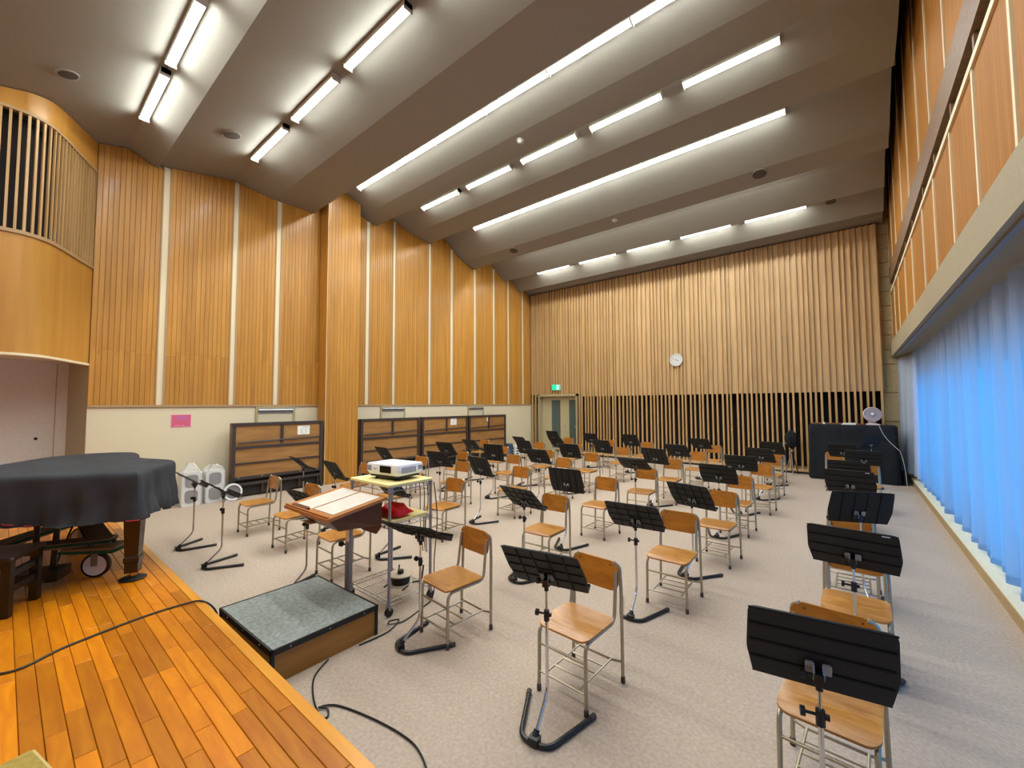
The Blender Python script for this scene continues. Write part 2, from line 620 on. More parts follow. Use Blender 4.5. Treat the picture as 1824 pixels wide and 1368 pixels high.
# ------------------------------------------------------------------ stage wing: return wall, white wall, curved fascia
ws = thing('wall_wing', 'pale recessed wing wall behind the covered piano', 'wall', kind='structure')
MB().box(-11.0, -10.75, -4.2, 1.1, 0.0, 8.2).build('wing_wall', 'white_wall', ws, smooth=0)
MB().box(-10.75, -10.742, 0.575, 0.583, STG_Z, 2.6).build('wall_joint', 'batten_edge', ws, smooth=0)
MB().lathe([(0.001, 0), (0.022, 0), (0.022, 0.008), (0.001, 0.010)], 12, Matrix.Translation((-10.748, 0.372, 1.31)) @ Matrix.Rotation(math.pi / 2, 4, 'Y')).build('wall_hole', 'dark_slot', ws)
MB().prism([(-10.003, 0.898), (-10.003, 1.15), (-10.80, 1.15), (-10.80, 0.708)], 0.0, 8.2).build('return_wall', 'jamb', ws, smooth=0)
wst = MB().box(-14.2, 1.6, -4.4, -4.2, 0.0, 8.2).build('wall_stage', 'fascia_wood', smooth=0)
tag(wst, 'wood wall at the rear of the stage', 'wall', kind='structure')
# plan curve of the fascia: straight along Y, then bending back into the plank wall
PLAN = [(-8.68, -4.2), (-8.68, -2.6), (-8.68, -1.4), (-8.68, -0.6), (-8.68, -0.05), (-8.70, 0.12), (-8.84, 0.31), (-9.12, 0.475), (-9.45, 0.63), (-9.75, 0.775), (-10.0, 0.895)]
curve = smooth_path([(x, y, 0) for x, y in PLAN], 8)
fas = thing('wall_fascia', 'curved wooden fascia with a slatted grille above the wing', 'wall', kind='structure')


def curve_wall(name, z0, z1, m, off0=0.0, off1=-0.06, zfun=None):
    b = MB()
    rows = []
    P = curve
    nrm = []
    for i in range(len(P)):
        d = (P[min(i + 1, len(P) - 1)] - P[max(i - 1, 0)]).normalized()
        nrm.append(Vector((d.y, -d.x, 0)))
    for o, z in ((off0, z0), (off0, z1), (off1, z1), (off1, z0), (off0, z0)):
        rows.append([Vector((p.x + q.x * o, p.y + q.y * o, (zfun(p.y) if (zfun and z == z1) else z))) for p, q in zip(P, nrm)])
    b.grid(rows)
    return b.build(name, m, fas, smooth=30)


curve_wall('lower_panel', 2.58, 4.20, 'fascia_wood')
curve_wall('lower_trim', 2.545, 2.58, 'cream_batten', 0.012)
curve_wall('grille_sill', 4.20, 4.25, 'batten_edge', 0.02)
curve_wall('upper_panel', 5.93, 6.6, 'fascia_wood', zfun=lambda y: zc(y) - 0.01)
curve_wall('grille_head', 5.89, 5.93, 'batten_edge', 0.012)
curve_wall('grille_backing', 4.25, 5.90, 'dark_slot', -0.22, -0.26)
acc = 0
prev = curve[0]
for i in range(1, len(curve)):
    seg = (curve[i] - prev)
    L = seg.length
    t = 0.0
    while acc + (L - t) >= 0.086:
        t += 0.086 - acc
        acc = 0
        p = prev + seg * (t / L)
        if p.y < -2.2:
            continue
        d = seg.normalized()
        q = Vector((d.y, -d.x, 0))
        b = MB()
        M = Matrix(((d.x, q.x, 0, p.x), (d.y, q.y, 0, p.y), (0, 0, 1, 0), (0, 0, 0, 1)))
        b.box(-0.014, 0.014, -0.022, 0.0, 4.25, 5.89, M)
        b.build('grille_slat', 'slat_wood', fas, smooth=0)
    acc += L - t
    prev = curve[i]
MB().add([Vector((x, y, 2.56)) for x, y in PLAN] + [Vector((-10.76, min(y, 0.72), 2.64)) for x, y in PLAN],
         [(i, i + 1, len(PLAN) + i + 1, len(PLAN) + i) for i in range(len(PLAN) - 1)]).build('soffit', 'white_wall', fas, smooth=0)

# ------------------------------------------------------------------ back wall of slats
wb = thing('wall_back', 'back wall of irregular vertical timber slats, dark below', 'wall', kind='structure')
MB().box(XL - 0.25, 1.6, 13.95, 14.2, 0.0, 8.2).build('wall_core', 'dark_slot', wb, smooth=0)
BK = YB + 0.065
px = XL
k = 0
while px < 0.60:     # pale backing boards behind the slats, above the dark zone
    w = RND.uniform(0.28, 0.42)
    x1 = min(px + w, 0.62)
    zb = 2.14
    if px < -7.85 and x1 > -9.62:
        zb = 2.24
    MB().box(px + 0.001, x1 - 0.001, BK + 0.004 * (k % 2), BK + 0.03, zb, 6.27).build('backing_board', 'backing_wood', wb, smooth=0)
    px = x1
    k += 1
for a, b in ((XL, -9.62), (-7.83, 0.62)):
    MB().box(a, b, BK + 0.03, BK + 0.07, 2.14, 2.20).build('head_rail', 'backing_wood', wb, smooth=0)
    MB().box(a, b, YB - 0.03, 13.95, 0.0, 0.125).build('slat_plinth', 'backing_wood', wb, smooth=0)
    MB().box(a, b, YB - 0.036, YB - 0.03, 0.0, 0.05).build('skirting', 'dark_slot', wb, smooth=0)
MB().box(XL, -9.62, BK, BK + 0.05, 2.14, 2.24).build('head_rail', 'backing_wood', wb, smooth=0)
SLX = [-9.90, -9.75, -7.75, -7.66, -7.51, -7.4, -7.28, -7.17, -7.02, -6.91, -6.79, -6.67, -6.57, -6.43, -6.34, -6.19, -6.05, -5.91, -5.79, -5.66, -5.54, -5.39, -5.24, -5.09, -4.98, -4.87, -4.74, -4.61, -4.49,
       -4.37, -4.21, -4.09, -3.99, -3.84, -3.72, -3.58, -3.49, -3.36, -3.22, -3.09, -2.94, -2.82, -2.72, -2.55, -2.43, -2.3, -2.19, -2.07, -1.96, -1.83, -1.71, -1.6, -1.46, -1.33, -1.21, -1.06, -0.94, -0.83, -0.72, -0.6, -0.44, -0.31, -0.16, -0.06, 0.07, 0.18, 0.31, 0.42, 0.57]
for x in (-9.59, -9.45, -9.33, -9.23, -9.09, -8.98, -8.84, -8.72, -8.62, -8.48, -8.37, -8.23, -8.13, -8.0, -7.88):
    SLX.append(x)
for x in SLX:
    over = -9.62 < x < -7.83
    MB().box(x - 0.0235, x + 0.0235, YB, BK, 2.25 if over else 0.125, 6.26).build('slat', 'slat_wood', wb, smooth=0)
# block-built corner beside the curtain
wc = thing('wall_corner', 'beige block wall strip between the slats and the curtain', 'wall', kind='structure')
MB().box(0.60, 1.6, 13.74, 13.95, 0.0, 8.2).build('wall_core', 'base_tan', wc, smooth=0)
z = 0.0
i = 0
while z < 6.9:
    h = 0.70 if i < 4 else 0.36
    MB().box(0.62, 1.3, 13.70, 13.76, z + 0.008, z + h - 0.008).build('block', 'block', wc, smooth=0)
    z += h
    i += 1

# double door with glazed strips
dr = thing('door_1', 'cream double door with glazed strips under the exit sign', 'door', (0, 0, 0), kind='structure')
DX0, DX1, DYF = -9.60, -7.85, 13.62
fr = MB()
fr.box(DX0, DX0 + 0.05, YB - 0.02, 13.80, 0.0, 2.24)
fr.box(DX1 - 0.05, DX1, YB - 0.02, 13.80, 0.0, 2.24)
fr.box(DX0, DX1, YB - 0.02, 13.80, 2.16, 2.24)
fr.build('door_frame', 'door_frame', dr, smooth=0)
xm = -8.42
for (a, b, g0, g1, hx) in ((DX0 + 0.05, xm, -9.12, -8.72, -8.52), (xm, DX1 - 0.05, -8.33, -7.98, -8.05)):
    lf = MB()
    lf.box(a + 0.003, g0, DYF, DYF + 0.045, 0.01, 2.155)
    lf.box(g1, b - 0.003, DYF, DYF + 0.045, 0.01, 2.155)
    lf.box(g0, g1, DYF, DYF + 0.045, 0.01, 0.18)
    lf.box(g0, g1, DYF, DYF + 0.045, 2.02, 2.155)
    leaf = lf.build('door_leaf', 'door_paint', dr, smooth=0)
    MB().box(g0, g1, DYF + 0.015, DYF + 0.03, 0.18, 2.02).build('door_pane', 'door_glass', leaf, smooth=0)
    hd = MB()
    hd.lathe([(0.03, 0), (0.03, 0.012), (0.012, 0.014), (0.012, 0.05)], 12, Matrix.Translation((hx, DYF, 1.02)) @ Matrix.Rotation(math.pi / 2, 4, 'X'))
    hd.tube([(hx, DYF - 0.045, 1.02), (hx + 0.07, DYF - 0.05, 0.94)], 0.013, 8)
    hd.build('door_handle', 'bracket', leaf)

# ------------------------------------------------------------------ right wall: sill, window, lintel, panels
wr = thing('wall_right', 'wood-panelled upper wall above the curtained window', 'wall', kind='structure')
LX = 0.78
MB().box(LX, 1.60, -4.2, 13.70, 2.97, 3.31).build('lintel', 'lintel_paint', wr, smooth=0)
MB().box(LX + 0.05, LX + 0.09, -4.2, 13.62, 2.945, 2.97).build('curtain_rail', 'rail_grey', wr, smooth=0)
MB().box(0.93, 1.60, -4.2, 13.70, 3.31, 8.2).build('wall_core', 'batten_edge', wr, smooth=0)
MB().box(1.34, 1.60, -4.2, 12.62, 2.72, 2.97).build('window_head', 'block', wr, smooth=0)
MB().box(1.16, 1.60, 12.62, 13.70, 0.0, 2.97).build('wall_pier', 'block', wr, smooth=0)
MB().box(1.20, 1.60, -4.2, 12.62, 0.0, 0.14).build('wall_footing', 'block', wr, smooth=0)
WX = 0.84
PANY = [-1.0, 0.0, 0.95, 1.9, 2.85, 3.83, 4.80, 5.79, 6.86, 7.86, 9.15, 10.30, 11.70, 12.70, 13.68]
for z0, z1, nm in ((3.31, 4.50, 'panel'), (5.17, 7.9, 'panel')):
    for a, b in zip(PANY, PANY[1:]):
        MB().box(WX, 0.93, a + 0.05, b - 0.05, z0, z1).build(nm, 'right_wood', wr, smooth=0)
for y in PANY:
    for z0, z1 in ((3.31, 4.50), (5.17, 7.9)):
        MB().box(WX - 0.012, 0.93, y - 0.024, y + 0.024, z0, z1).build('batten', 'cream_batten', wr, smooth=0)
        MB().box(WX + 0.03, 0.93, y - 0.05, y - 0.024, z0, z1).build('batten_trim_shade', 'batten_edge', wr, smooth=0)  # brown strips here stand for the shadow beside each cream batten
        MB().box(WX + 0.03, 0.93, y + 0.024, y + 0.05, z0, z1).build('batten_trim_shade', 'batten_edge', wr, smooth=0)
MB().box(WX - 0.02, 0.93, -4.2, 13.69, 4.50, 4.56).build('slot_ledge', 'cream_batten', wr, smooth=0)
MB().box(WX - 0.01, 0.93, -4.2, 13.69, 4.79, 5.17).build('slot_head', 'slot_board', wr, smooth=0)
for i, (a, b) in enumerate(zip(PANY, PANY[1:])):
    MB().box(0.915, 0.929, a + 0.03, b - 0.03, 4.56, 4.79).build('slot_back', 'dark_slot', wr, smooth=0)
    MB().box(WX + 0.01, 0.93, a - 0.03, a + 0.03, 4.56, 4.79).build('slot_divider', 'slot_board', wr, smooth=0)
sl = thing('window_sill', 'long low cream window sill with tan riser', 'sill', kind='structure')
MB().box(XR, 1.22, -4.2, 13.70, 0.0, 0.125).build('sill_riser', 'base_tan', sl, smooth=0)
MB().box(XR - 0.008, 1.30, -4.2, 13.70, 0.125, 0.14).build('sill_top', 'sill_stone', sl, smooth=0)
WN = 6
WY = [-1.4 + i * (12.62 + 1.4) / WN for i in range(WN + 1)]
for i in range(WN):
    a, b = WY[i], WY[i + 1]
    w = thing('window_%d' % (i + 1), 'tall curtained window bay, number %s from the slat wall' % ['six', 'five', 'four', 'three', 'two', 'one'][i], 'window', kind='structure')
    f_ = MB()
    for (y0, y1, z0, z1) in ((a, a + 0.05, 0.14, 2.72), (b - 0.05, b, 0.14, 2.72), (a, b, 0.14, 0.20), (a, b, 2.34, 2.40), (a, b, 2.66, 2.72), ((a + b) / 2 - 0.03, (a + b) / 2 + 0.03, 0.20, 2.34)):
        f_.box(1.36, 1.42, y0, y1, z0, z1)
    f_.build('window_frame', 'win_frame', w, smooth=0)
    MB().box(1.385, 1.392, a + 0.05, b - 0.05, 0.20, 2.34).build('window_pane', 'glass', w, smooth=0)
    MB().box(1.385, 1.392, a + 0.05, b - 0.05, 2.40, 2.66).build('window_pane', 'glass', w, smooth=0)
    MB().box(1.33, 1.336, a + 0.01, b - 0.01, 2.36, 2.71).build('roller_blind', 'blind', w, smooth=0)
MB().box(1.40, 1.60, -4.4, -1.4, 0.0, 2.97).build('wall_pier', 'block', wr, smooth=0)


# curtain: panels of folded sheer cloth
def curtain_panel(y0, y1, seed, label, cm='curtain'):
    r = random.Random(41)
    n = int((y1 - y0) / 0.014)
    zs = [0.235, 0.30, 0.5, 1.0, 1.6, 2.2, 2.7, 2.93]
    ph = r.uniform(0, 6)
    rows = []
    fr = [r.uniform(22, 27), r.uniform(38, 46), r.uniform(9, 13)]
    am = [0.040, 0.014, 0.030]
    for zi, z in enumerate(zs):
        t = z / 2.93
        row_ = []
        for k in range(n + 1):
            y = y0 + (y1 - y0) * k / n
            xc = 1.085
            if y > 12.4:
                s = min(1, (y - 12.4) / 1.1)
                xc -= 0.19 * s * s
            a = sum(A * math.sin(fq * y + ph * (j + 1) + 0.5 * math.sin(1.3 * t * (j + 1) + y)) for j, (A, fq) in enumerate(zip(am, fr)))
            a *= (0.55 + 0.45 * (1 - t) + 0.1 * math.sin(y * 3 + z))
            row_.append(Vector((xc + a, y, z + (0.012 * math.sin(y * 8 + ph) if zi == 0 else 0))))
        rows.append(row_)
    o = MB().grid(rows).build('curtain', cm, smooth=180)
    md = o.modifiers.new('sub', 'SUBSURF')
    md.levels = md.render_levels = 1
    hem = MB().grid([[p + Vector((-0.004, 0, 0)) for p in rows[0]], [p + Vector((-0.004, 0, 0)) for p in rows[1]]])
    hem.build('hem', cm, o, smooth=180)
    return tag(o, label, 'curtain', 'sheer curtains along the windows')


CUR = [(-1.3, 2.2), (2.202, 5.5), (5.502, 8.6), (8.602, 11.9), (11.902, 13.62)]
CN = ['fifth', 'fourth', 'third', 'second']
for i, (a, b) in enumerate(CUR):
    lab = ('white gathered sheer curtain hanging beside the black draped cabinet' if i == 4 else
           'sheer curtain lit blue from behind, %s length from the slat wall' % CN[i])
    curtain_panel(a, b, 40 + i, lab, 'curtain_white' if i == 4 else 'curtain')

# ------------------------------------------------------------------ ceiling lamps
ORD = ['first', 'second', 'third', 'fourth', 'fifth', 'sixth', 'seventh', 'added unseen eighth']


def lamp_mesh(L):
    h = MB().box(-L / 2, L / 2, -0.055, 0.055, 0.004, 0.075)
    d = MB()
    pr = []
    for k in range(9):
        a = math.pi * k / 8
        pr.append((0.050 * math.cos(a), -0.036 * math.sin(a)))
    pr += [(-0.050, 0.0015), (0.050, 0.0015)]
    M = Matrix(((0, 0, 1, 0), (1, 0, 0, 0), (0, 1, 0, 0), (0, 0, 0, 1)))
    d.prism(pr, -L / 2 + 0.012, L / 2 - 0.012, M)
    caps = [MB().box(min(s * L / 2, s * (L / 2 - 0.012)), max(s * L / 2, s * (L / 2 - 0.012)), -0.063, 0.063, -0.037, 0.0755).mesh('lamp_cap', 'lamp_housing', 0) for s in (-1, 1)]
    return h.mesh('lamp_housing', 'lamp_housing', 0), d.mesh('lamp_diffuser', 'tube_glow', 50), caps[0], caps[1]


def lamp_row(y, z, spans, row_i, tilt=0.0, long=False):
    cache = {}
    for i, (a, b) in enumerate(spans):
        L = round(b - a, 2)
        if L not in cache:
            cache[L] = lamp_mesh(L)
        t = thing('ceiling_light', 'tube light, %s from the plank wall, %s lamp row from the slat wall' % (ORD[i], ORD[row_i]), 'ceiling light', ((a + b) / 2, y, z), 0, 'tube lights on the folded ceiling')
        t.rotation_euler = (tilt, 0, 0)
        for nm, me in zip(('housing', 'diffuser', 'end_cap', 'end_cap'), cache[L]):
            inst(nm, me, t)


R6 = [(-8.65, -7.30), (-6.93, -5.60), (-5.24, -3.93), (-3.63, -2.32), (-2.0, -0.68)]
R5 = [(-8.60 + 1.31 * i, -8.60 + 1.31 * (i + 1)) for i in range(6)]
R4 = [(-8.68, -7.28), (-6.99, -5.63), (-5.33, -3.97), (-3.67, -2.31), (-1.97, -0.61)]
R3 = [(-8.99 + 1.37 * i, -8.99 + 1.37 * (i + 1)) for i in range(6)]
R2 = [(-8.66, -7.26), (-6.93, -5.58), (-5.27, -3.90), (-3.58, -2.2), (-1.9, -0.55)]
R1 = [(-8.60, -7.18), (-6.93, -5.55), (-5.25, -3.87), (-3.57, -2.2), (-1.9, -0.55)]
lamp_row(12.10, 6.605, R6, 0, -0.31)
lamp_row(10.50, 7.08, R5, 1, -0.43)
lamp_row(8.78, 7.13, R5, 2, -0.50)
lamp_row(6.90, 7.08, R4, 3, -0.38)
lamp_row(5.235, 7.06, R3, 4, -0.33)
lamp_row(2.87, 6.545, R2, 5, 0.0)
lamp_row(1.265, 6.44, R1, 6, 0.0)
lamp_row(-1.3, 5.86, R1, 7, 0.0)  # unseen row added over the stage to brighten planks and piano


# ceiling speakers and detectors
def ceiling_disc(x, y, z, slope, r, label, cat, name, m):
    t = thing(name, label, cat, (x, y, z))
    t.rotation_euler = (math.atan(slope), 0, 0)
    MB().lathe([(r + 0.02, 0.0), (r + 0.02, -0.012), (r, -0.016), (r * 0.98, -0.008), (0.001, -0.006)], 24).build('rim', 'ceiling_paint' if cat == 'speaker' else 'white_paint', t)
    MB().lathe([(r * 0.97, -0.004), (r * 0.97, -0.014), (r * 0.4, -0.018 if cat == 'speaker' else -0.05), (0.001, -0.019 if cat == 'speaker' else -0.052)], 24).build('grille' if cat == 'speaker' else 'sensor_dome', m, t)


for x, y, r, lab in ((-7.98, 0.39, 0.10, 'round ceiling speaker above the covered piano'), (-8.12, 2.325, 0.13, 'round ceiling speaker beside the sixth lamp row from the slat wall'),
                     (-7.94, 9.83, 0.13, 'round ceiling speaker near the plank wall beyond a long lamp row'), (-1.32, 9.80, 0.13, 'round ceiling speaker near the curtain side beyond a long lamp row'),
                     (-0.22, 12.25, 0.10, 'small round ceiling speaker beside the lamp row nearest the slat wall')):
    s = (zc(y + 0.02) - zc(y - 0.02)) / 0.04
    ceiling_disc(x, y, zc(y), s, r, lab, 'speaker', 'ceiling_speaker', 'speaker_grille')
for x, y, lab in ((-4.71, 6.05, 'white smoke detector between the two front long lamp rows'), (-4.59, 9.86, 'small smoke detector between two round ceiling speakers')):
    s = (zc(y + 0.02) - zc(y - 0.02)) / 0.04
    ceiling_disc(x, y, zc(y), s, 0.05, lab, 'detector', 'smoke_detector', 'white_paint')

# ------------------------------------------------------------------ chairs
TR = 0.0118
chair_parts = {}


def chair_meshes():
    P = chair_parts
    for s in (-1, 1):
        P['front_leg', s] = MB().tube(fillet([(s * .178, -.20, .015), (s * .174, -.195, .408), (s * .172, .165, .408), (s * .166, .205, .72)], .06, 4), TR, 8).mesh('leg', 'steel_grey', 60)
        P['rear_leg', s] = MB().tube(fillet([(s * .196, .225, .015), (s * .186, .238, .60), (s * .178, .238, .745), (s * .14, .222, .772)], .05, 4), TR, 8).mesh('leg', 'steel_grey', 60)
        P['front_cap', s] = MB().lathe([(.013, 0), (.015, .004), (.014, .04), (.011, .043)], 10, Matrix.Translation((s * .178, -.20, 0))).mesh('foot_cap', 'rubber', 50)
        P['rear_cap', s] = MB().lathe([(.013, 0), (.015, .004), (.014, .04), (.011, .043)], 10, Matrix.Translation((s * .196, .225, 0))).mesh('foot_cap', 'rubber', 50)
    # seat: dished plywood with rounded corners and rolled front edge
    b = MB()
    ol = rrect(-.19, .19, -.205, .165, .055, 4)

    def sz(x, y):
        z = .437 + 0.10 * (x * x) - 0.004
        if y < -.14:
            z -= ((-.14 - y) / .065) ** 2 * .014
        z += 0.05 * y * y
        return z
    rings = []
    for f_ in (1.0, .82, .55, .25):
        rings.append([(x * f_, (y + .02) * f_ - .02) for x, y in ol])
    rows = [[Vector((x, y, sz(x, y) - .012)) for x, y in r] for r in reversed(rings)] + [[Vector((x, y, sz(x, y))) for x, y in r] for r in rings]
    b.grid(rows, close_u=True)
    nn = len(ol)
    b.f.append(tuple(range(nn)))
    b.f.append(tuple(len(b.v) - nn + i for i in range(nn)))
    P['seat'] = b.mesh('seat', 'chair_ply', 40)
    # backrest: curved plywood
    b = MB()
    ol = rrect(-.183, .183, .588, .778, .06, 4)

    def by(x, z):
        return .206 + (z - .6) * .10 - 0.45 * (x * x) * 0.5 + 0.006
    rings = [[(x * f_, .683 + (z - .683) * f_) for x, z in ol] for f_ in (1.0, .8, .5, .2)]
    rows = [[Vector((x, by(x, z) - .006, z)) for x, z in r] for r in reversed(rings)] + [[Vector((x, by(x, z) + .006, z)) for x, z in r] for r in rings]
    b.grid(rows, close_u=True)
    b.f.append(tuple(range(nn)))
    b.f.append(tuple(len(b.v) - nn + i for i in range(nn)))
    P['back'] = b.mesh('backrest', 'chair_back', 40)
    for i, (x, z) in enumerate(((-.12, .752), (.12, .752), (-.15, .62), (.15, .62))):
        P['screw', i] = MB().lathe([(.0065, 0), (.0055, .003), (.001, .004)], 8, Matrix.Translation((x, by(x, z) - .006, z)) @ Matrix.Rotation(math.pi / 2, 4, 'X')).mesh('screw', 'screw', 60)
    P['stretcher'] = MB().tube([(-.176, -.198, .30), (.176, -.198, .30)], .008, 8).mesh('stretcher', 'steel_grey', 60)
    r = MB()
    r.tube([(-.177, -.199, .125), (.177, -.199, .125)], .0075, 6)
    r.tube([(-.193, .224, .135), (-.13, .20, .135), (.13, .20, .135), (.193, .224, .135)], .0075, 6)
    for s in (-1, 1):
        r.tube([(s * .125, -.199, .128), (s * .125, .20, .138)], .0075, 6)
    for y in (-.10, .0, .10):
        r.tube([(-.125, y, .133), (.125, y, .133)], .006, 6)
    P['rack'] = r.mesh('book_rack', 'steel_grey', 60)


chair_meshes()


def make_chair(label):
    t = thing('school_chair', label, 'chair', group='wooden school chairs set out in rows')
    P = chair_parts
    for s in (-1, 1):
        for w in ('front', 'rear'):
            l = inst('leg', P[w + '_leg', s], t)
            inst('foot_cap', P[w + '_cap', s], l)
    inst('seat', P['seat'], t)
    b = inst('backrest', P['back'], t)
    for i in range(4):
        inst('screw', P['screw', i], b)
    inst('stretcher', P['stretcher'], t)
    inst('book_rack', P['rack'], t)
    return t


# (x, y of the back edge) per row from the stage; columns run from the plank wall to the curtain
ROWS = [
    [(-6.87, 2.69), (-5.75, 2.74), (-4.44, 2.68), (-2.59, 2.65), (-1.45, 2.70), (-0.13, 2.78)],
    [(-7.02, 4.33), (-5.68, 4.15), (-4.53, 4.25), (-2.77, 4.22), (-1.37, 4.32), (-0.03, 4.12)],
    [(-7.00, 5.61), (-5.75, 5.59), (-4.48, 5.75), (-2.84, 5.67), (-1.29, 5.66), (-0.05, 5.45)],
    [(-7.00, 6.78), (-5.65, 7.00), (-4.51, 7.16), (-2.72, 6.93), (-1.34, 7.01), (-0.02, 6.95)],
    [(-7.01, 8.23), (-5.60, 8.19), (-4.48, 8.26), (-2.73, 8.29), (-1.28, 8.54), (-0.02, 8.35)],
    [(-6.95, 9.77), (-5.82, 9.88), (-4.43, 9.80), (-2.69, 9.88), (-1.32, 10.02), (0.15, 9.75)],
    [(-7.08, 11.54), (-5.71, 11.62), (-4.52, 11.56), (-2.78, 11.65), (-1.45, 11.70), (-0.30, 11.55)],
]
YAW = [
    [0.0, 0.05, -0.03, -0.10, -0.05, -0.06],
    [0.05, -0.05, 0.04, 0.03, 0.02, -0.02],
    [0.06, 0.05, 0.02, -0.02, -0.04, 0.0],
    [0.04, 0.04, 0.0, 0.05, -0.02, 0.03],
    [0.05, 0.03, -0.02, 0.0, -0.04, 0.02],
    [0.0, 0.05, 0.04, 0.02, -0.05, 0.0],
    [0.04, -0.04, 0.0, 0.05, -0.03, 0.03],
]
RN = ['front row', 'second row', 'third row', 'fourth row', 'fifth row', 'sixth row', 'last row']
CNAME = ['sixth column', 'fifth column', 'fourth column', 'third column', 'second column', 'first column']
proto = None
for r in range(7):
    for c in range(6):
        lab = 'wooden school chair, %s from the stage, %s from the blue curtain' % (RN[r], CNAME[c])
        if proto is None:
            proto = make_chair(lab)
            o = proto
        else:
            o = copy_tree(proto)
            o['label'] = lab
        x, y = ROWS[r][c]
        o.location = (x, y - 0.24, 0)
        o.rotation_euler = (0, 0, YAW[r][c])
o = copy_tree(proto)
o['label'] = 'stray wooden school chair standing against a folded riser at the plank wall'
o.location = (-8.84, 9.25, 0)

# ------------------------------------------------------------------ music stands
SM = {}
DW, DH = 0.48, 0.335


def stand_meshes():
    b = MB()
    path = fillet([(-.215, .35, .017), (-.085, .0, .017), (.085, .0, .017), (.215, .35, .017)], .06, 5)
    b.tube(path, .0145, 8)
    SM['base'] = b.mesh('base', 'base_black', 60)
    SM['tip'] = []
    for s in (-1, 1):
        SM['tip'].append(MB().tube([(s * .203, .318, .017), (s * .217, .357, .017)], .0168, 8).mesh('rubber_tip', 'rubber', 60))
    SM['hub'] = MB().box(-.028, .028, -.02, .03, .012, .05).tube([(0, .012, .04), (0, .035, .065)], .017, 10).mesh('hub', 'knob_black', 40)
    SM['lower'] = MB().tube(fillet([(0, .012, .04), (0, .17, .19), (0, .17, .62)], .05, 4), .0098, 10).mesh('lower_tube', 'chrome', 60)
    SM['upper'] = MB().tube([(0, .17, 0), (0, .17, 1)], .0072, 10).mesh('upper_tube', 'chrome', 60)
    cl = MB()
    cl.tube([(0, .17, -.03), (0, .17, .03)], .0165, 10)
    cl.tube([(0, .17, .008), (-.05, .165, .008)], .006, 8)
    cl.tube([(-.05, .165, .008), (-.066, .163, .008)], .019, 10)
    cl.box(.008, .03, .16, .175, .0, .018)
    SM['clamp'] = cl.mesh('clamp', 'knob_black', 50)
    j = MB()
    j.tube([(0, .17, -.035), (0, .17, .0)], .013, 10)
    j.box(-.017, .017, .15, .19, -.012, .030)
    j.tube([(-.017, .17, .012), (-.045, .168, .012)], .006, 8)
    j.tube([(-.045, .168, .012), (-.06, .167, .012)], .017, 10)
    SM['joint'] = j.mesh('tilt_joint', 'knob_black', 50)
    # desk in local XZ, facing +Y, origin at its centre
    W, H = DW, DH
    ol = []
    pts = [(-W / 2 + .012, -H / 2), (W / 2 - .012, -H / 2), (W / 2 + .008, -H * .12), (W / 2 - .004, H / 2), (-W / 2 + .004, H / 2), (-W / 2 - .008, -H * .12)]
    rad = [.012, .012, .02, .03, .03, .02]
    n = len(pts)
    for i in range(n):
        a, p, c = Vector(pts[i - 1]), Vector(pts[i]), Vector(pts[(i + 1) % n])
        u, v = (a - p).normalized() * rad[i], (c - p).normalized() * rad[i]
        for k in range(4):
            t = k / 3
            q = (p + u) * (1 - t) ** 2 + p * 2 * t * (1 - t) + (p + v) * t * t
            ol.append((q.x, q.y))
    M = Matrix(((1, 0, 0, 0), (0, 0, 1, 0), (0, 1, 0, 0), (0, 0, 0, 1)))
    SM['desk'] = MB().prism(ol, -.003, .003, M).mesh('desk', 'stand_black', 40)
    SM['ledge'] = MB().box(-W / 2 + .01, W / 2 - .01, 0, .05, -H / 2 - .004, -H / 2).box(-W / 2 + .01, W / 2 - .01, .046, .05, -H / 2, -H / 2 + .012).mesh('ledge', 'stand_black', 0)

    def ribs(nx, nz):
        r = MB()
        for i in range(1, nx):
            x = -W / 2 + W * i / nx
            r.box(x - .004, x + .004, -.0075, -.003, -H / 2 + .004, H / 2 - .004)
        for k in range(1, nz):
            z = -H / 2 + H * k / nz
            r.box(-W / 2 + .006, W / 2 - .006, -.0075, -.003, z - .004, z + .004)
        r.box(-W / 2 + .005, W / 2 - .005, -.007, -.003, H / 2 - .008, H / 2 - .001)
        return r.mesh('ribs', 'stand_rib', 0)
    SM['ribs'] = [ribs(5, 4), ribs(5, 1), ribs(1, 4)]
    br = MB()
    for s in (-1, 1):
        br.box(s * .028 - .012, s * .028 + .012, -.012, -.003, -.08, -.04)
        br.prism(rrect(s * .028 - .016, s * .028 + .016, -.085, -.035, .006, 3), -.016, -.011, Matrix(((1, 0, 0, 0), (0, 0, 1, 0), (0, 1, 0, 0), (0, 0, 0, 1))))
    br.tube(fillet([(-.016, -.01, -.045), (-.016, -.05, -.07), (-.016, -.03, -.10)], .02, 3), .004, 6)
    br.tube(fillet([(.016, -.01, -.045), (.016, -.05, -.07), (.016, -.03, -.10)], .02, 3), .004, 6)
    SM['bracket'] = br.mesh('bracket', 'bracket', 40)
    SM['sticker'] = MB().box(W / 2 - .085, W / 2 - .045, -.0042, -.003, H / 2 - .02, H / 2 - .010).mesh('sticker', 'paper', 0)


stand_meshes()


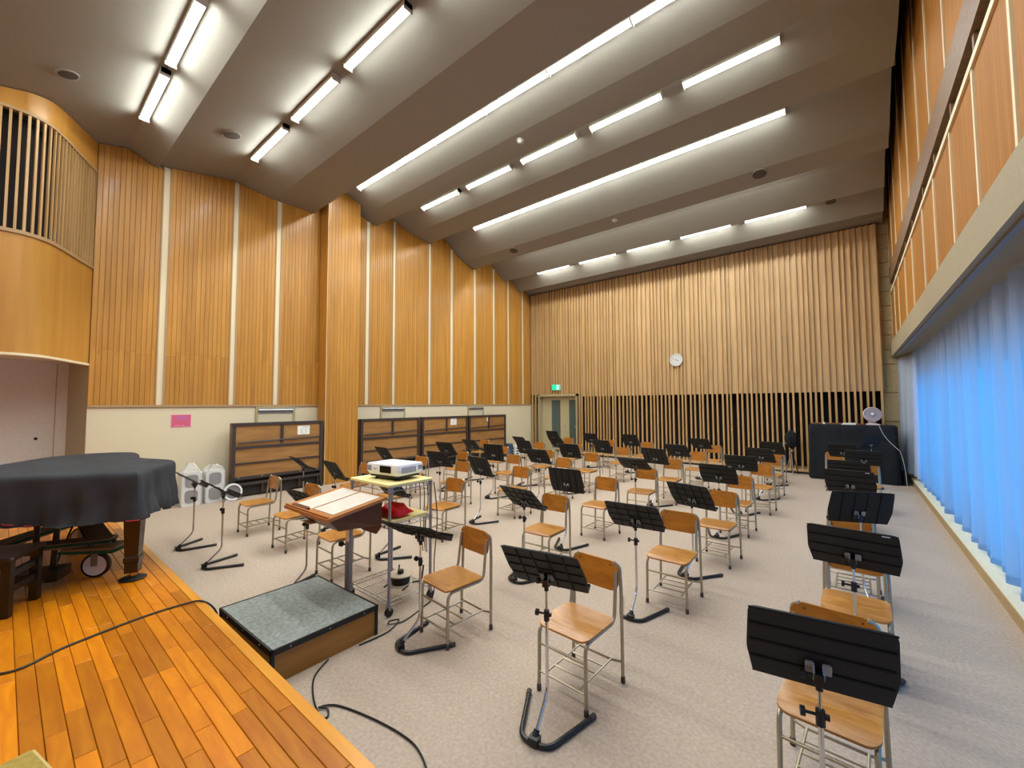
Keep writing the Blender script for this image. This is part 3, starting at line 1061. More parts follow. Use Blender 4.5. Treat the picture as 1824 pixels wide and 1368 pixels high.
def stand(label, cx_, cy_, cz_, yaw, tilt, ribs=0, base_yaw=None, sticker=False):
    by = yaw if base_yaw is None else base_yaw
    fwd = Vector((-math.sin(yaw), math.cos(yaw), 0))
    up = Vector((0, 0, math.cos(tilt))) - fwd * math.sin(tilt)
    nrm = fwd * math.cos(tilt) + Vector((0, 0, math.sin(tilt)))
    C = Vector((cx_, cy_, cz_))
    piv = C - up * 0.085 - nrm * 0.035
    bf = Vector((-math.sin(by), math.cos(by), 0))
    org = Vector((piv.x, piv.y, 0)) - bf * 0.17
    t = thing('music_stand', label, 'music stand', (org.x, org.y, 0), by, 'black music stands in front of the chairs')
    b = inst('base', SM['base'], t)
    for m in SM['tip']:
        inst('rubber_tip', m, b)
    inst('hub', SM['hub'], t)
    inst('lower_tube', SM['lower'], t)
    zt = piv.z - 0.01
    zl = min(0.62, zt - 0.10)
    inst('upper_tube', SM['upper'], t, (0, 0, 0.55), None, (1, 1, max(zt - 0.55, 0.05)))
    inst('clamp', SM['clamp'], t, (0, 0, 0.62))
    inst('tilt_joint', SM['joint'], t, (0, 0, piv.z - 0.01))
    d = inst('desk', SM['desk'], t)
    rel = Matrix.Rotation(-by, 4, 'Z') @ (C - org)
    d.location = rel
    d.rotation_euler = (tilt, 0, yaw - by)
    inst('ledge', SM['ledge'], d)
    inst('ribs', SM['ribs'][ribs], d)
    inst('bracket', SM['bracket'], d)
    if sticker:
        inst('sticker', SM['sticker'], d)
    return t


# desk centre x, y, z, yaw, tilt, rib pattern, base yaw
STANDS = [
    [(-6.79, 1.60, .885, -.08, .96, 0, .12), (-5.76, 1.63, .885, -.02, .95, 0, -.15), (-4.36, 1.99, .87, .05, .68, 0, .0), (-2.66, 2.07, .87, .25, 1.03, 0, -.2), (-1.42, 2.03, .895, .19, .66, 0, .156), (-.139, 2.077, .86, .152, .332, 2, .1)],
    [(-7.15, 3.185, .885, -.10, .82, 0, None), (-6.035, 3.174, .88, -.06, .56, 1, None), (-4.45, 3.06, .85, .05, .66, 0, -.3), (-2.78, 3.565, .85, -.09, .758, 0, None), (-1.541, 3.604, .85, .06, .70, 0, None), (-.032, 3.642, .875, -.07, .52, 2, None)],
    [(-7.45, 4.98, .86, -.06, .60, 1, None), (-5.804, 5.02, .875, .12, .55, 0, None), (-4.612, 4.84, .87, -.11, .43, 1, None), (-2.945, 4.72, .855, .055, .343, 1, None), (-1.402, 4.80, .845, -.25, .60, 0, None), (.025, 5.055, .885, .36, .417, 1, None)],
    [(-6.886, 6.147, .905, .06, .58, 0, None), (-5.621, 6.286, .89, .075, .204, 1, None), (-4.583, 6.375, .885, 0, .614, 0, None), (-2.767, 6.498, .885, -.02, .95, 0, None), (-1.497, 6.426, .86, -.035, .586, 2, None), (-.052, 6.537, .895, -.12, .50, 2, None)],
    [(-7.359, 7.395, .87, -.065, .76, 0, None), (-5.876, 7.636, .875, -.15, .377, 1, None), (-4.628, 7.578, .875, -.017, .451, 0, None), (-2.835, 7.607, .895, -.18, .489, 1, None), (-1.488, 7.925, .845, -.018, .62, 2, None), (-.069, 7.831, .90, -.025, .75, 2, None)],
    [(-6.882, 8.778, .87, -.22, .70, 0, None), (-6.099, 9.35, .85, -.17, .69, 0, None), (-4.615, 9.029, .85, -.19, .392, 1, None), (-2.949, 9.24, .85, -.14, .64, 2, None), (-1.411, 9.371, .85, -.28, .60, 2, None), (.12, 9.05, .94, -.066, .70, 2, None)],
    [(-7.261, 10.90, .875, -.15, .463, 1, None), (-5.989, 11.0, .855, -.15, .56, 1, None), (-4.705, 10.859, .87, -.149, .391, 1, None), (-2.934, 10.964, .865, -.2, .68, 2, None), (-1.434, 11.10, .84, -.3, .56, 2, None), (-.179, 10.955, .875, -.12, .58, 2, None)],
]
STK = {(1, 5), (3, 5), (4, 5), (3, 4)}
for r in range(7):
    for c in range(6):
        x, y, z, yw, tl, rb, byw = STANDS[r][c]
        stand('black music stand, %s from the stage, %s from the blue curtain' % (RN[r], CNAME[c]), x, y, z, yw, tl, rb, byw, (r, c) in STK)
stand('black music stand turned sideways in front of the draped cabinet', 0.30, 12.05, 0.98, 0.9, 0.5, 2)

# ------------------------------------------------------------------ podium
pd = thing('podium', 'low conductor podium with grey carpet top beside the stage', 'podium', (-3.51, 1.57, 0), 0.02)
MB().box(-.475, .475, -.395, .395, 0, .205).build('body', 'podium_side', pd, smooth=0)
tr = MB()
for x0, x1, y0, y1 in ((-.485, .485, -.405, -.39), (-.485, .485, .39, .405), (-.485, -.47, -.405, .405), (.47, .485, -.405, .405)):
    tr.box(x0, x1, y0, y1, .195, .232)
tr.build('edge_trim', 'black_trim', pd, smooth=0)
for sx in (-1, 1):
    for sy in (-1, 1):
        MB().box(min(sx * .484, sx * .462), max(sx * .484, sx * .462), min(sy * .404, sy * .382), max(sy * .404, sy * .382), 0, .205).build('corner_strip', 'black_trim', pd, smooth=0)
MB().box(-.47, .47, -.39, .39, .20, .230).build('carpet_top', 'podium_carpet', pd, smooth=0)
for x in (-.3, 0, .3):
    MB().lathe([(.006, 0), (.005, .003), (.001, .004)], 8, Matrix.Translation((x, -.405, .214)) @ Matrix.Rotation(math.pi / 2, 4, 'X')).build('screw', 'bracket', pd)
for y in (-.28, .0, .28):
    MB().lathe([(.006, 0), (.005, .003), (.001, .004)], 8, Matrix.Translation((.485, y, .214)) @ Matrix.Rotation(math.pi / 2, 4, 'Y')).build('screw', 'bracket', pd)

# ------------------------------------------------------------------ lectern
lc = thing('lectern', 'wooden conductor lectern with sloping top behind the podium', 'lectern', (-3.62, 2.05, 0))
base = MB()
base.tube(fillet([(-.30, .0, .022), (.42, .0, .022)], .05), .018, 10)
base.tube([(-.05, -.02, .022), (-.05, .12, .022)], .018, 10)
base.build('base', 'chrome', lc)
MB().tube([(-.02, .0, .02), (-.02, .0, .60)], .019, 14).build('lower_post', 'bracket', lc)
MB().tube([(.03, .0, .02), (.03, .0, .80)], .012, 12).build('guide_post', 'trolley_grey', lc)
MB().tube([(-.02, .0, .55), (-.02, .0, .84)], .015, 14).build('upper_post', 'chrome', lc)
kn = MB().tube([(-.02, 0, .57), (-.085, -.02, .57)], .009, 8).tube([(-.075, -.017, .57), (-.10, -.025, .57)], .024, 12)
kn.build('height_knob', 'knob_black', lc)
z0, z1, y0, y1 = .945, 1.03, -.42, .125
sl_ = math.atan2(z1 - z0, y1 - y0)
Mt = Matrix.Translation((0.03, (y0 + y1) / 2, (z0 + z1) / 2)) @ Matrix.Rotation(sl_, 4, 'X')
D = math.hypot(z1 - z0, y1 - y0)
top = MB().box(-.39, .39, -D / 2, D / 2, -.013, .013, Mt).build('top_board', 'lectern_wood', lc, smooth=0)
MB().box(-.38, .38, -D / 2 + .012, -D / 2 + .024, .013, .028, Mt).build('top_lip', 'lectern_wood', top, smooth=0)
MB().prism(rrect(-.30, -.02, -D / 2 + .03, -D / 2 + .065, .008, 2), .013, .030, Mt).build('pencil_ledge', 'lectern_dark', top, smooth=0)
cs = MB()
prT = [Mt @ Vector((x, y, -.012)) for x, y in ((-.36, -D / 2 + .03), (.36, -D / 2 + .03), (.36, D / 2 - .03), (-.36, D / 2 - .03))]
prB = [Vector((x + .03, y, .80)) for x, y in ((-.24, -.24), (.24, -.24), (.34, .08), (-.34, .08))]
cs.add(prT + prB, [(0, 1, 2, 3), (7, 6, 5, 4), (0, 4, 5, 1), (1, 5, 6, 2), (2, 6, 7, 3), (3, 7, 4, 0)])
cs.build('case', 'lectern_dark', lc, smooth=0)
MB().box(.27, .30, -.14, -.10, .868, .895, Matrix.Translation((0.055, 0, 0))).build('catch', 'black_trim', lc, smooth=0)
fl_ = [(-.02, .92), (-.02, .73)]
pf = []
for k in range(9):
    a = math.radians(180 + 90 * k / 8)
    pf.append((.10 + .08 * math.cos(a), .76 + .06 * math.sin(a)))
flap = [(.02, .93)] + pf + [(.30, .70), (.36, .76), (.38, .93)]
MB().prism([(x - .02, z) for x, z in flap], .10, .115, Matrix(((1, 0, 0, 0), (0, 0, 1, 0), (0, 1, 0, 0), (0, 0, 0, 1)))).build('flap', 'lectern_flap', lc, smooth=0)
sh = MB().box(-.30, -.10, -.30, -.12, .806, .812).build('shelf_papers', 'sheet', lc, smooth=0)
for i, (a, b) in enumerate(((-.31, -.012), (.014, .335))):
    s = MB().box(a, b, -D / 2 + .07 + .01 * i, D / 2 - .03, .0135, .0165, Mt)
    o = s.build('score_board', 'sheet', smooth=0)
    o.location = (-3.62, 2.05, 0)
    tag(o, ['pale sheet lying on the lectern, half away from the trolley', 'pale sheet lying on the lectern, half beside the trolley'][i], 'sheet', 'sheets on the lectern')

# ------------------------------------------------------------------ projector trolley
TX0, TX1, TY0, TY1 = -3.83, -3.20, 2.20, 2.66
tl_ = thing('wire_trolley', 'grey wire shelf trolley with cream boards carrying the projector', 'trolley', (TX0, TY0, 0))
w_, d_ = TX1 - TX0, TY1 - TY0
for x in (0, w_):
    for y in (0, d_):
        MB().tube([(x, y, .09), (x, y, 1.14)], .0135, 12).build('post', 'trolley_grey', tl_)
        c = MB()
        c.tube([(x - .012, y, .04), (x + .012, y, .04)], .038, 14)
        cst = c.build('caster', 'knob_black', tl_)
        MB().box(x - .02, x + .02, y - .012, y + .012, .06, .095).build('caster_fork', 'bracket', cst, smooth=0)
for z, brd, nm in ((1.115, True, 'top'), (.79, True, 'mid'), (.13, False, 'low')):
    wr_ = MB()
    for zz in (z, z - .035):
        wr_.tube([(0, 0, zz), (w_, 0, zz), (w_, d_, zz), (0, d_, zz)], .0035, 6, closed=True)
    for (a, b) in (((0, 0), (w_, 0)), ((w_, 0), (w_, d_)), ((w_, d_), (0, d_)), ((0, d_), (0, 0))):
        nseg = 12
        pth = []
        for k in range(nseg + 1):
            t = k / nseg
            pth.append((a[0] + (b[0] - a[0]) * t, a[1] + (b[1] - a[1]) * t, z if k % 2 else z - .035))
        wr_.tube(pth, .0022, 5)
    for k in range(1, 18):
        y = d_ * k / 18
        wr_.tube([(0, y, z + .004), (w_, y, z + .004)], .002, 5)
    for k in (1, 2):
        wr_.tube([(w_ * k / 3, 0, z), (w_ * k / 3, d_, z)], .003, 5)
    s = wr_.build('wire_shelf', 'wire', tl_)
    if brd:
        MB().prism(rrect(-.02 if nm == 'top' else .012, w_ + (.02 if nm == 'top' else -.012), -.02 if nm == 'top' else .012, d_ + (.02 if nm == 'top' else -.012), .03, 4), z + .007, z + .027).build('shelf_board', 'shelf_board', s, smooth=30)
    for x in (0, w_):
        for y in (0, d_):
            MB().tube([(x, y, z - .04), (x, y, z + .006)], .0175, 12).build('collar', 'trolley_grey', s)

# projector
pj = thing('projector', 'white video projector standing on the trolley', 'projector', (-3.50, 2.46, 1.142), 0.12)
ol = rrect(-.225, .225, -.165, .165, .03, 4)
b = MB()
rows = []
for f_, z in ((.90, .045), (1.0, .075), (1.0, .135), (.97, .148), (.6, .152), (.2, .153)):
    rows.append([Vector((x * f_, y * f_, z)) for x, y in ol])
b.grid(rows, close_u=True)
b.f.append(tuple(range(len(ol))))
b.f.append(tuple(len(b.v) - len(ol) + i for i in range(len(ol))))
b.build('body', 'proj_white', pj, smooth=35)
MB().prism([(x * .88, y * .88) for x, y in ol], .025, .06).build('underside', 'proj_dark', pj)
MB().box(-.02, .13, -.170, -.158, .072, .135).build('lens_window', 'proj_dark', pj, smooth=0)
vg = MB()
for k in range(11):
    y = -.12 + k * .017
    vg.box(.222, .2275, y, y + .009, .07, .125)
vg.build('side_vent', 'proj_grey', pj, smooth=0)
vg = MB()
for k in range(6):
    x = -.20 + k * .010
    vg.box(x, x + .005, -.168, -.160, .08, .13)
vg.build('front_vent', 'proj_grey', pj, smooth=0)
MB().box(.222, .227, .09, .14, .085, .125).build('rear_vent', 'proj_grey', pj, smooth=0)
MB().box(-.11, -.07, -.1665, -.160, .098, .106).build('badge', 'proj_grey', pj, smooth=0)
for x, y in ((-.12, -.12), (.15, -.12), (0, .12)):
    MB().lathe([(.018, .0), (.018, .008), (.009, .012), (.009, .04)], 12, Matrix.Translation((x, y, 0))).build('foot', 'knob_black', pj)

# red bag, tape and cords on the middle shelf
bag = MB()
pts = []
rr = random.Random(3)
for i in range(7):
    row_ = []
    for j in range(6):
        u, v = i / 6 - .5, j / 5 - .5
        h = max(0, (1 - (2 * u) ** 2) * (1 - (2 * v) ** 2)) ** .5
        row_.append(Vector((u * .26, v * .20 + .05 * u, .012 + .10 * h * rr.uniform(.7, 1.1) + .02 * rr.random())))
    pts.append(row_)
bag.grid(pts)
o = bag.build('red_bag', 'red_bag', smooth=20)
o.location = (-3.36, 2.36, .818)
md = o.modifiers.new('th', 'SOLIDIFY')
md.thickness = .004
tag(o, 'crumpled red plastic bag on the middle trolley shelf', 'bag')
tp = MB().lathe([(.03, 0), (.05, 0), (.05, .035), (.03, .035)], 20)
o = tp.build('tape_roll', 'plastic_white')
o.location = (-3.36, 2.29, .818)
o.location = (-3.62, 2.28, .818)
tag(o, 'white tape roll beside the red bag on the trolley', 'tape')

# cable reel on the lowest shelf
cr = thing('cable_reel', 'tan and black cable reel on the bottom trolley shelf', 'cable reel', (-3.42, 2.48, .136), 0.4)
MB().lathe([(.02, .0), (.11, .0), (.115, .006), (.11, .012), (.02, .012)], 24).build('lower_flange', 'reel_tan', cr)
MB().lathe([(.02, .012), (.085, .012), (.09, .05), (.085, .088), (.02, .088)], 24).build('wound_cable', 'knob_black', cr)
MB().lathe([(.02, .088), (.11, .088), (.115, .094), (.11, .100), (.02, .100)], 24).build('upper_flange', 'reel_tan', cr)
h = MB().tube(fillet([(.10, -.13, .006), (.10, .05, .006), (.17, .10, .01), (.19, .10, .16)], .03, 4), .008, 8)
h.tube(fillet([(-.10, -.12, .006), (-.10, .12, .006), (-.10, .14, .12)], .03, 4), .007, 8)
h.build('stand_frame', 'knob_black', cr)
MB().tube([(0, 0, .10), (0, 0, .13)], .03, 14).build('hub', 'knob_black', cr)


def cord(name, pts, r, label, m='knob_black'):
    o = MB().tube(smooth_path(pts, 6), r, 6).build(name, m)
    return tag(o, label, 'cable')


cord('power_cord', [(-5.0, -.55, .229), (-4.6, -.3, .229), (-4.07, .047, .229), (-4.18, .335, .229), (-4.29, .726, .229), (-4.30, 1.0, .229), (-4.24, 1.105, .231), (-4.15, 1.17, .17), (-4.07, 1.22, .02), (-4.05, 1.4, .01)], .007, 'black cord lying across the wooden stage')
cord('power_cord', [(-3.01, 1.56, .008), (-2.90, 1.41, .008), (-2.71, 1.31, .008), (-2.51, 1.257, .008), (-2.47, 1.283, .008), (-2.535, 1.312, .012), (-2.58, 1.28, .014), (-2.517, 1.365, .008), (-2.26, 1.44, .008), (-1.99, 1.48, .008), (-1.82, 1.46, .008), (-1.6, 1.36, .008)], .0055, 'black cord curling over the carpet from the podium')
cord('power_cord', [(-3.0, 1.80, .008), (-2.99, 2.04, .008), (-3.054, 2.187, .008), (-3.09, 2.22, .008), (-3.12, 2.15, .010), (-3.068, 2.12, .014), (-3.03, 2.24, .008), (-3.10, 2.50, .008), (-3.15, 2.66, .05), (-3.19, 2.70, .35), (-3.16, 2.71, .75), (-3.2, 2.70, 1.1)], .005, 'black cord rising from the carpet up the trolley post')
for i, (x, y) in enumerate(((-3.30, 2.69), (-3.36, 2.695), (-3.42, 2.69))):
    cord('hanging_cord', [(x, y - .01, 1.17), (x + .01, y + .008, 1.0), (x + .01, y + .01, .86), (x - .02 + .02 * i, y + .008, .65), (x + .03 * i, y + .01, .40)], .004, 'thin black cord hanging behind the trolley, %s from the corner post' % ORD[i])

# ------------------------------------------------------------------ grand piano under its cover
U = Vector((-.46, -.885, 0)).normalized()
V = Vector((-.885, .46, 0)).normalized()
PO = Vector((-5.12, .81, 0))


def pw(v, u, z):
    p = PO + V * v + U * u
    return Vector((p.x, p.y, z))


pn = thing('grand_piano', 'grand piano with dark legs hidden under a black cover', 'piano', (0, 0, 0))
outline = [(0.0, 0.0), (.06, .4), (.13, .8), (.20, 1.2), (.26, 1.55), (.6, 1.58), (1.0, 1.58), (1.5, 1.56), (1.95, 1.50), (2.18, 1.30), (2.24, 1.02), (2.18, .80), (2.02, .68), (1.75, .60), (1.50, .50), (1.28, .34), (1.12, .16), (.98, .02), (.84, -.02), (.45, .0)]
ol = []
npt = len(outline)
for i in range(npt):
    p0, p1, p2, p3 = [Vector((*outline[(i + k) % npt], 0)) for k in (-1, 0, 1, 2)]
    for k in range(12):
        t = k / 12
        if i in (19, 0, 3, 4):
            q = p1.lerp(p2, t)
        else:
            q = 0.5 * ((2 * p1) + (p2 - p0) * t + (2 * p0 - 5 * p1 + 4 * p2 - p3) * t * t + (3 * p1 - p0 - 3 * p2 + p3) * t ** 3)
        ol.append((q.x, q.y))
cen = (1.0, .8)
nO = len(ol)
# outward normals in the plan
nr = []
for i in range(nO):
    a, c = Vector((*ol[i - 1], 0)), Vector((*ol[(i + 1) % nO], 0))
    d = (c - a).normalized()
    nr.append((-d.y, d.x))
area = sum(ol[i][0] * ol[(i + 1) % nO][1] - ol[(i + 1) % nO][0] * ol[i][1] for i in range(nO))
sg = -1 if area > 0 else 1
rows = []
rr = random.Random(11)
ph = [rr.uniform(0, 6) for _ in range(6)]


def scaled(f_):
    return [(cen[0] + (v - cen[0]) * f_, cen[1] + (u - cen[1]) * f_) for v, u in ol]


for f_, z in ((.12, 1.252), (.5, 1.255), (.85, 1.253)):
    rows.append([pw(v, u, z + .004 * math.sin(5 * v + 3 * u)) for v, u in scaled(f_)])
for off, z in ((-.045, 1.25), (-.015, 1.243), (.008, 1.225), (.016, 1.19), (.018, 1.14), (.02, 1.08), (.025, 1.02), (.03, .96), (.04, .90), (.046, .84), (.05, .80), (.050, .765)):
    row_ = []
    for i, (v, u) in enumerate(ol):
        s = i * .13
        k = max(0, (1.22 - z)) / .45
        w = .020 * k * math.sin(2.3 * s + ph[0] + 2 * z) + .030 * k * math.sin(6.3 * s + ph[1] - 4 * z) * (.5 + .5 * math.sin(1.3 * s)) + .022 * k * k * math.sin(13 * s + ph[2] + 2 * z)
        w += .020 * k * math.sin(16 * z + 1.7 * s) * math.sin(.9 * s)
        zz = z
        if z < .80:
            zz += .025 * math.sin(.8 * s + ph[3]) + .012 * math.sin(2.1 * s) + (.04 + .05 * min(1, max(u, 0)) if v < .5 else 0)
        row_.append(pw(v + sg * nr[i][0] * (off + w), u + sg * nr[i][1] * (off + w), zz))
    rows.append(row_)
cv = MB().grid(rows, close_u=True)
cv.f.append(tuple(range(nO)))
cvo = cv.build('cover', 'cover_cloth', pn, smooth=60)
md = cvo.modifiers.new('sub', 'SUBSURF')
md.levels = md.render_levels = 1
for i0, i1 in ((22, 40), (0, 4)):
    MB().tube(rows[-1][i0:i1], .006, 6).build('cover_piping', 'red_piping', cvo)
cs = MB()
cs.prism([(p.x, p.y) for p in [pw(cen[0] + (v - cen[0]) * .95, cen[1] + (u - cen[1]) * .95, 0) for v, u in ol[::6]]], .86, 1.22)
cs.build('case', 'piano_black', pn)
MB().prism([(p.x, p.y) for p in [pw(v, u, 0) for v, u in ((.06, .06), (.30, 1.49), (.52, 1.49), (.42, .06))]], .80, .90).build('keybed', 'piano_wood', pn, smooth=0)


def taper_leg(v, u, z0, z1, w0, w1, name='leg'):
    b = MB()
    c = pw(v, u, 0)
    rows = []
    for z, w in ((z0, w0), (z0 + .09, w0 * 1.0), (z0 + .10, w0 * 1.15), (z0 + .14, w0 * 1.15), (z0 + .15, w0 * 1.02), (z1 - .12, w1), (z1, w1 * 1.1)):
        rows.append([Vector((c.x, c.y, z)) + V * (a * w) + U * (bb * w) for a, bb in ((-1, -1), (1, -1), (1, 1), (-1, 1))])
    b.grid(rows, close_u=True)
    b.f.append((0, 1, 2, 3))
    b.f.append(tuple(len(b.v) - 4 + i for i in range(4)))
    l = b.build(name, 'piano_wood', pn, smooth=20)
    MB().lathe([(.10, STG_Z + .001), (.105, STG_Z + .012), (.06, STG_Z + .03), (.02, STG_Z + .034)], 20, Matrix.Translation((c.x, c.y, 0))).build('caster_cup', 'knob_black', l)
    MB().lathe([(.03, STG_Z + .03), (.03, z0)], 10, Matrix.Translation((c.x, c.y, 0))).build('caster', 'brass', l)


taper_leg(.20, .075, STG_Z + .07, .88, .05, .062)
taper_leg(.25, 1.42, STG_Z + .07, .88, .055, .085)
taper_leg(1.85, 1.05, STG_Z + .07, .88, .055, .085)
ly = MB()
for du in (-.07, .07):
    a, b = pw(.36, .76 + du, .82), pw(.33, .76 + du * .9, .36)
    ly.tube([a, b], .022, 8)
a = pw(.30, .76, .33)
ly.add([pw(v, u, z) for z in (.29, .38) for v, u in ((.18, .60), (.40, .60), (.40, .92), (.18, .92))], [(0, 1, 2, 3), (7, 6, 5, 4), (0, 4, 5, 1), (1, 5, 6, 2), (2, 6, 7, 3), (3, 7, 4, 0)])
ly.build('pedal_lyre', 'piano_black', pn)
MB().tube([pw(.36, .70, .36), pw(.75, .70, .82)], .008, 8).build('lyre_brace', 'piano_black', pn)
pdl = MB()
for du in (-.07, 0, .07):
    pdl.tube([pw(.20, .76 + du, .31), pw(.10, .76 + du, .30)], .012, 8)
pdl.build('pedals', 'brass', pn)

# dolly under the piano: plank arms edged in green felt on wheels
dl = thing('piano_dolly', 'wheeled piano dolly with green felt edges under the piano', 'dolly', (0, 0, 0))
for (v0, u0, v1, u1, zt) in ((.34, .36, 1.6, 1.0, .545), (.34, 1.30, 1.6, 1.0, .545), (.40, .30, .40, 1.35, .56)):
    a, b = pw(v0, u0, zt), pw(v1, u1, zt)
    arm = MB().bar(a, b, .17, .05).build('arm', 'dolly_wood', dl, smooth=0)
    MB().bar(a + Vector((0, 0, .005)), b + Vector((0, 0, .005)), .19, .022).build('felt_edge', 'green_felt', arm, smooth=0)
pl = MB().bar(pw(.30, .20, .515), pw(.42, .60, .515), .24, .035).build('end_plate', 'dolly_wood', dl, smooth=0)
MB().bar(pw(.28, .18, .50), pw(.43, .62, .50), .255, .022).build('felt_edge', 'green_felt', pl, smooth=0)
for (v, u) in ((.40, .42), (.40, 1.28), (1.6, 1.02)):
    c = pw(v, u, STG_Z + .115)
    ax = (U * .75 + V * .66).normalized()
    ax = Vector((.80, -.60, 0))
    Mw = Matrix.Translation(c) @ ax.to_track_quat('Z', 'X').to_matrix().to_4x4()
    wh = MB().lathe([(.10, -.022), (.115, -.016), (.115, .016), (.10, .022)], 28, Mw).build('wheel', 'knob_black', dl)
    MB().lathe([(.02, -.026), (.094, -.024), (.098, 0), (.094, .024), (.02, .026)], 28, Mw).build('wheel_hub', 'plastic_white', wh)
    fk = MB()
    for s in (-1, 1):
        p = c + ax * (s * .036)
        fk.bar(p, p + Vector((0, 0, .15)), .05, .006, up=ax)
    fk.bar(c + Vector((0, 0, .15)) - ax * .05, c + Vector((0, 0, .15)) + ax * .05, .08, .01)
    fk.build('fork', 'bracket', wh, smooth=0)

# piano bench at the edge of the picture
bn = thing('piano_bench', 'dark wooden piano bench in front of the covered piano', 'bench', (0, 0, 0))
bc = Vector((-5.41, -.10, STG_Z))
bu, bv = U, V


def bp(u, v, z):
    return bc + bu * u + bv * v + Vector((0, 0, z))


for su in (-1, 1):
    for sv in (-1, 1):
        MB().bar(bp(su * .28, sv * .17, 0), bp(su * .28, sv * .17, .43), .055, .055, up=tuple(U)).build('leg', 'piano_black', bn, smooth=0)
for su in (-1, 1):
    for z in (.20, .32):
        MB().bar(bp(su * .28, -.17, z), bp(su * .28, .17, z), .03, .05).build('side_rail', 'piano_black', bn, smooth=0)
for sv in (-1, 1):
    MB().bar(bp(-.28, sv * .17, .40), bp(.28, sv * .17, .40), .03, .06).build('apron', 'piano_black', bn, smooth=0)
MB().bar(bp(-.28, 0, .20), bp(.28, 0, .20), .03, .06).build('stretcher', 'piano_black', bn, smooth=0)
q = MB()
sq = []
for f_, z in ((1, .43), (1.02, .445), (1.0, .462), (.9, .466), (.3, .468)):
    sq.append([bp(x * f_, y * f_, z) for x, y in rrect(-.32, .32, -.215, .215, .03, 4)])
q.grid(sq, close_u=True)
q.f.append(tuple(range(len(sq[0]))))
q.f.append(tuple(len(q.v) - len(sq[0]) + i for i in range(len(sq[0]))))
q.build('seat_board', 'piano_wood', bn)

# olive board at the bottom corner of the stage
ob = thing('felt_board', 'low olive felt board on the stage planks', 'board', (-2.99, .15, STG_Z), 0)
d1 = Vector((.24, .05, 0)).normalized()
d2 = Vector((.05, -.24, 0)).normalized()
c4 = [Vector((0, 0, 0)), d1 * .5, d1 * .5 + d2 * .45, d2 * .45]
MB().prism([(p.x, p.y) for p in c4], 0, .045).build('body', 'felt_edge', ob, smooth=0)
ii = [Vector((0, 0, 0)) + (p - (d1 * .25 + d2 * .225)) * .93 + (d1 * .25 + d2 * .225) for p in c4]
MB().prism([(p.x, p.y) for p in ii], .045, .06).build('felt_top', 'felt_olive', ob, smooth=0)

# ------------------------------------------------------------------ folded risers by the plank wall
RW, RH = 1.83, 1.50
rs_proto = None


def make_riser(label):
    t = thing('folded_riser', label, 'riser', group='folded stage risers along the plank wall')
    # local: Y along the wall 0..RW, X out of the wall (front at 0), Z up
    MB().box(-.16, -.06, 0, RW, .10, RH).build('back_deck', 'riser_edge', t, smooth=0)
    MB().box(-.06, -.02, .02, RW - .02, .40, RH - .02).build('front_deck', 'riser_wood', t, smooth=0)
    MB().box(-.16, -.05, .03, RW - .03, .04, .36).build('undercarriage', 'riser_under', t, smooth=0)
    for y in (.0, RW - .06):
        MB().box(-.065, .012, y, y + .06, .05, RH - .01).build('upright', 'riser_frame', t, smooth=0)
    MB().box(-.065, .008, .0, RW, RH - .055, RH).build('top_rail', 'riser_frame', t, smooth=0)
    for z, h in ((.98, .045), (.665, .03)):
        MB().box(-.02, .006, .06, RW - .06, z, z + h).build('cross_rail', 'riser_frame', t, smooth=0)
    br_ = MB()
    br_.tube([(.012, .10, 1.10), (.012, RW - .08, 1.14)], .016, 8)
    br_.build('folding_leg', 'riser_frame', t)
    MB().box(-.02, .012, RW * .5, RW * .5 + .05, 1.06, RH - .05).build('leg_brace', 'riser_frame', t, smooth=0)
    for z, h in ((.36, .055), (.24, .055)):
        MB().box(-.03, .03, .03, RW - .03, z, z + h).build('bottom_rail', 'riser_frame', t, smooth=0)
    for y in (.1, .55, .9, 1.3, RW - .12):
        MB().box(-.02, .02, y, y + .03, .05, .30).build('bottom_post', 'riser_frame', t, smooth=0)
    for y in (.12, RW * .3, RW * .72, RW - .15):
        MB().tube([(.03, y, .405), (.045, y, .405)], .016, 8).build('bolt', 'bracket', t)
    for y in (.03, RW - .03):
        c = MB().tube([(.04, y - .012, .045), (.04, y + .012, .045)], .045, 14).build('caster', 'knob_black', t)
        MB().tube([(.04, y - .014, .045), (.04, y + .014, .045)], .025, 12).build('caster_hub', 'bracket', c)
    return t


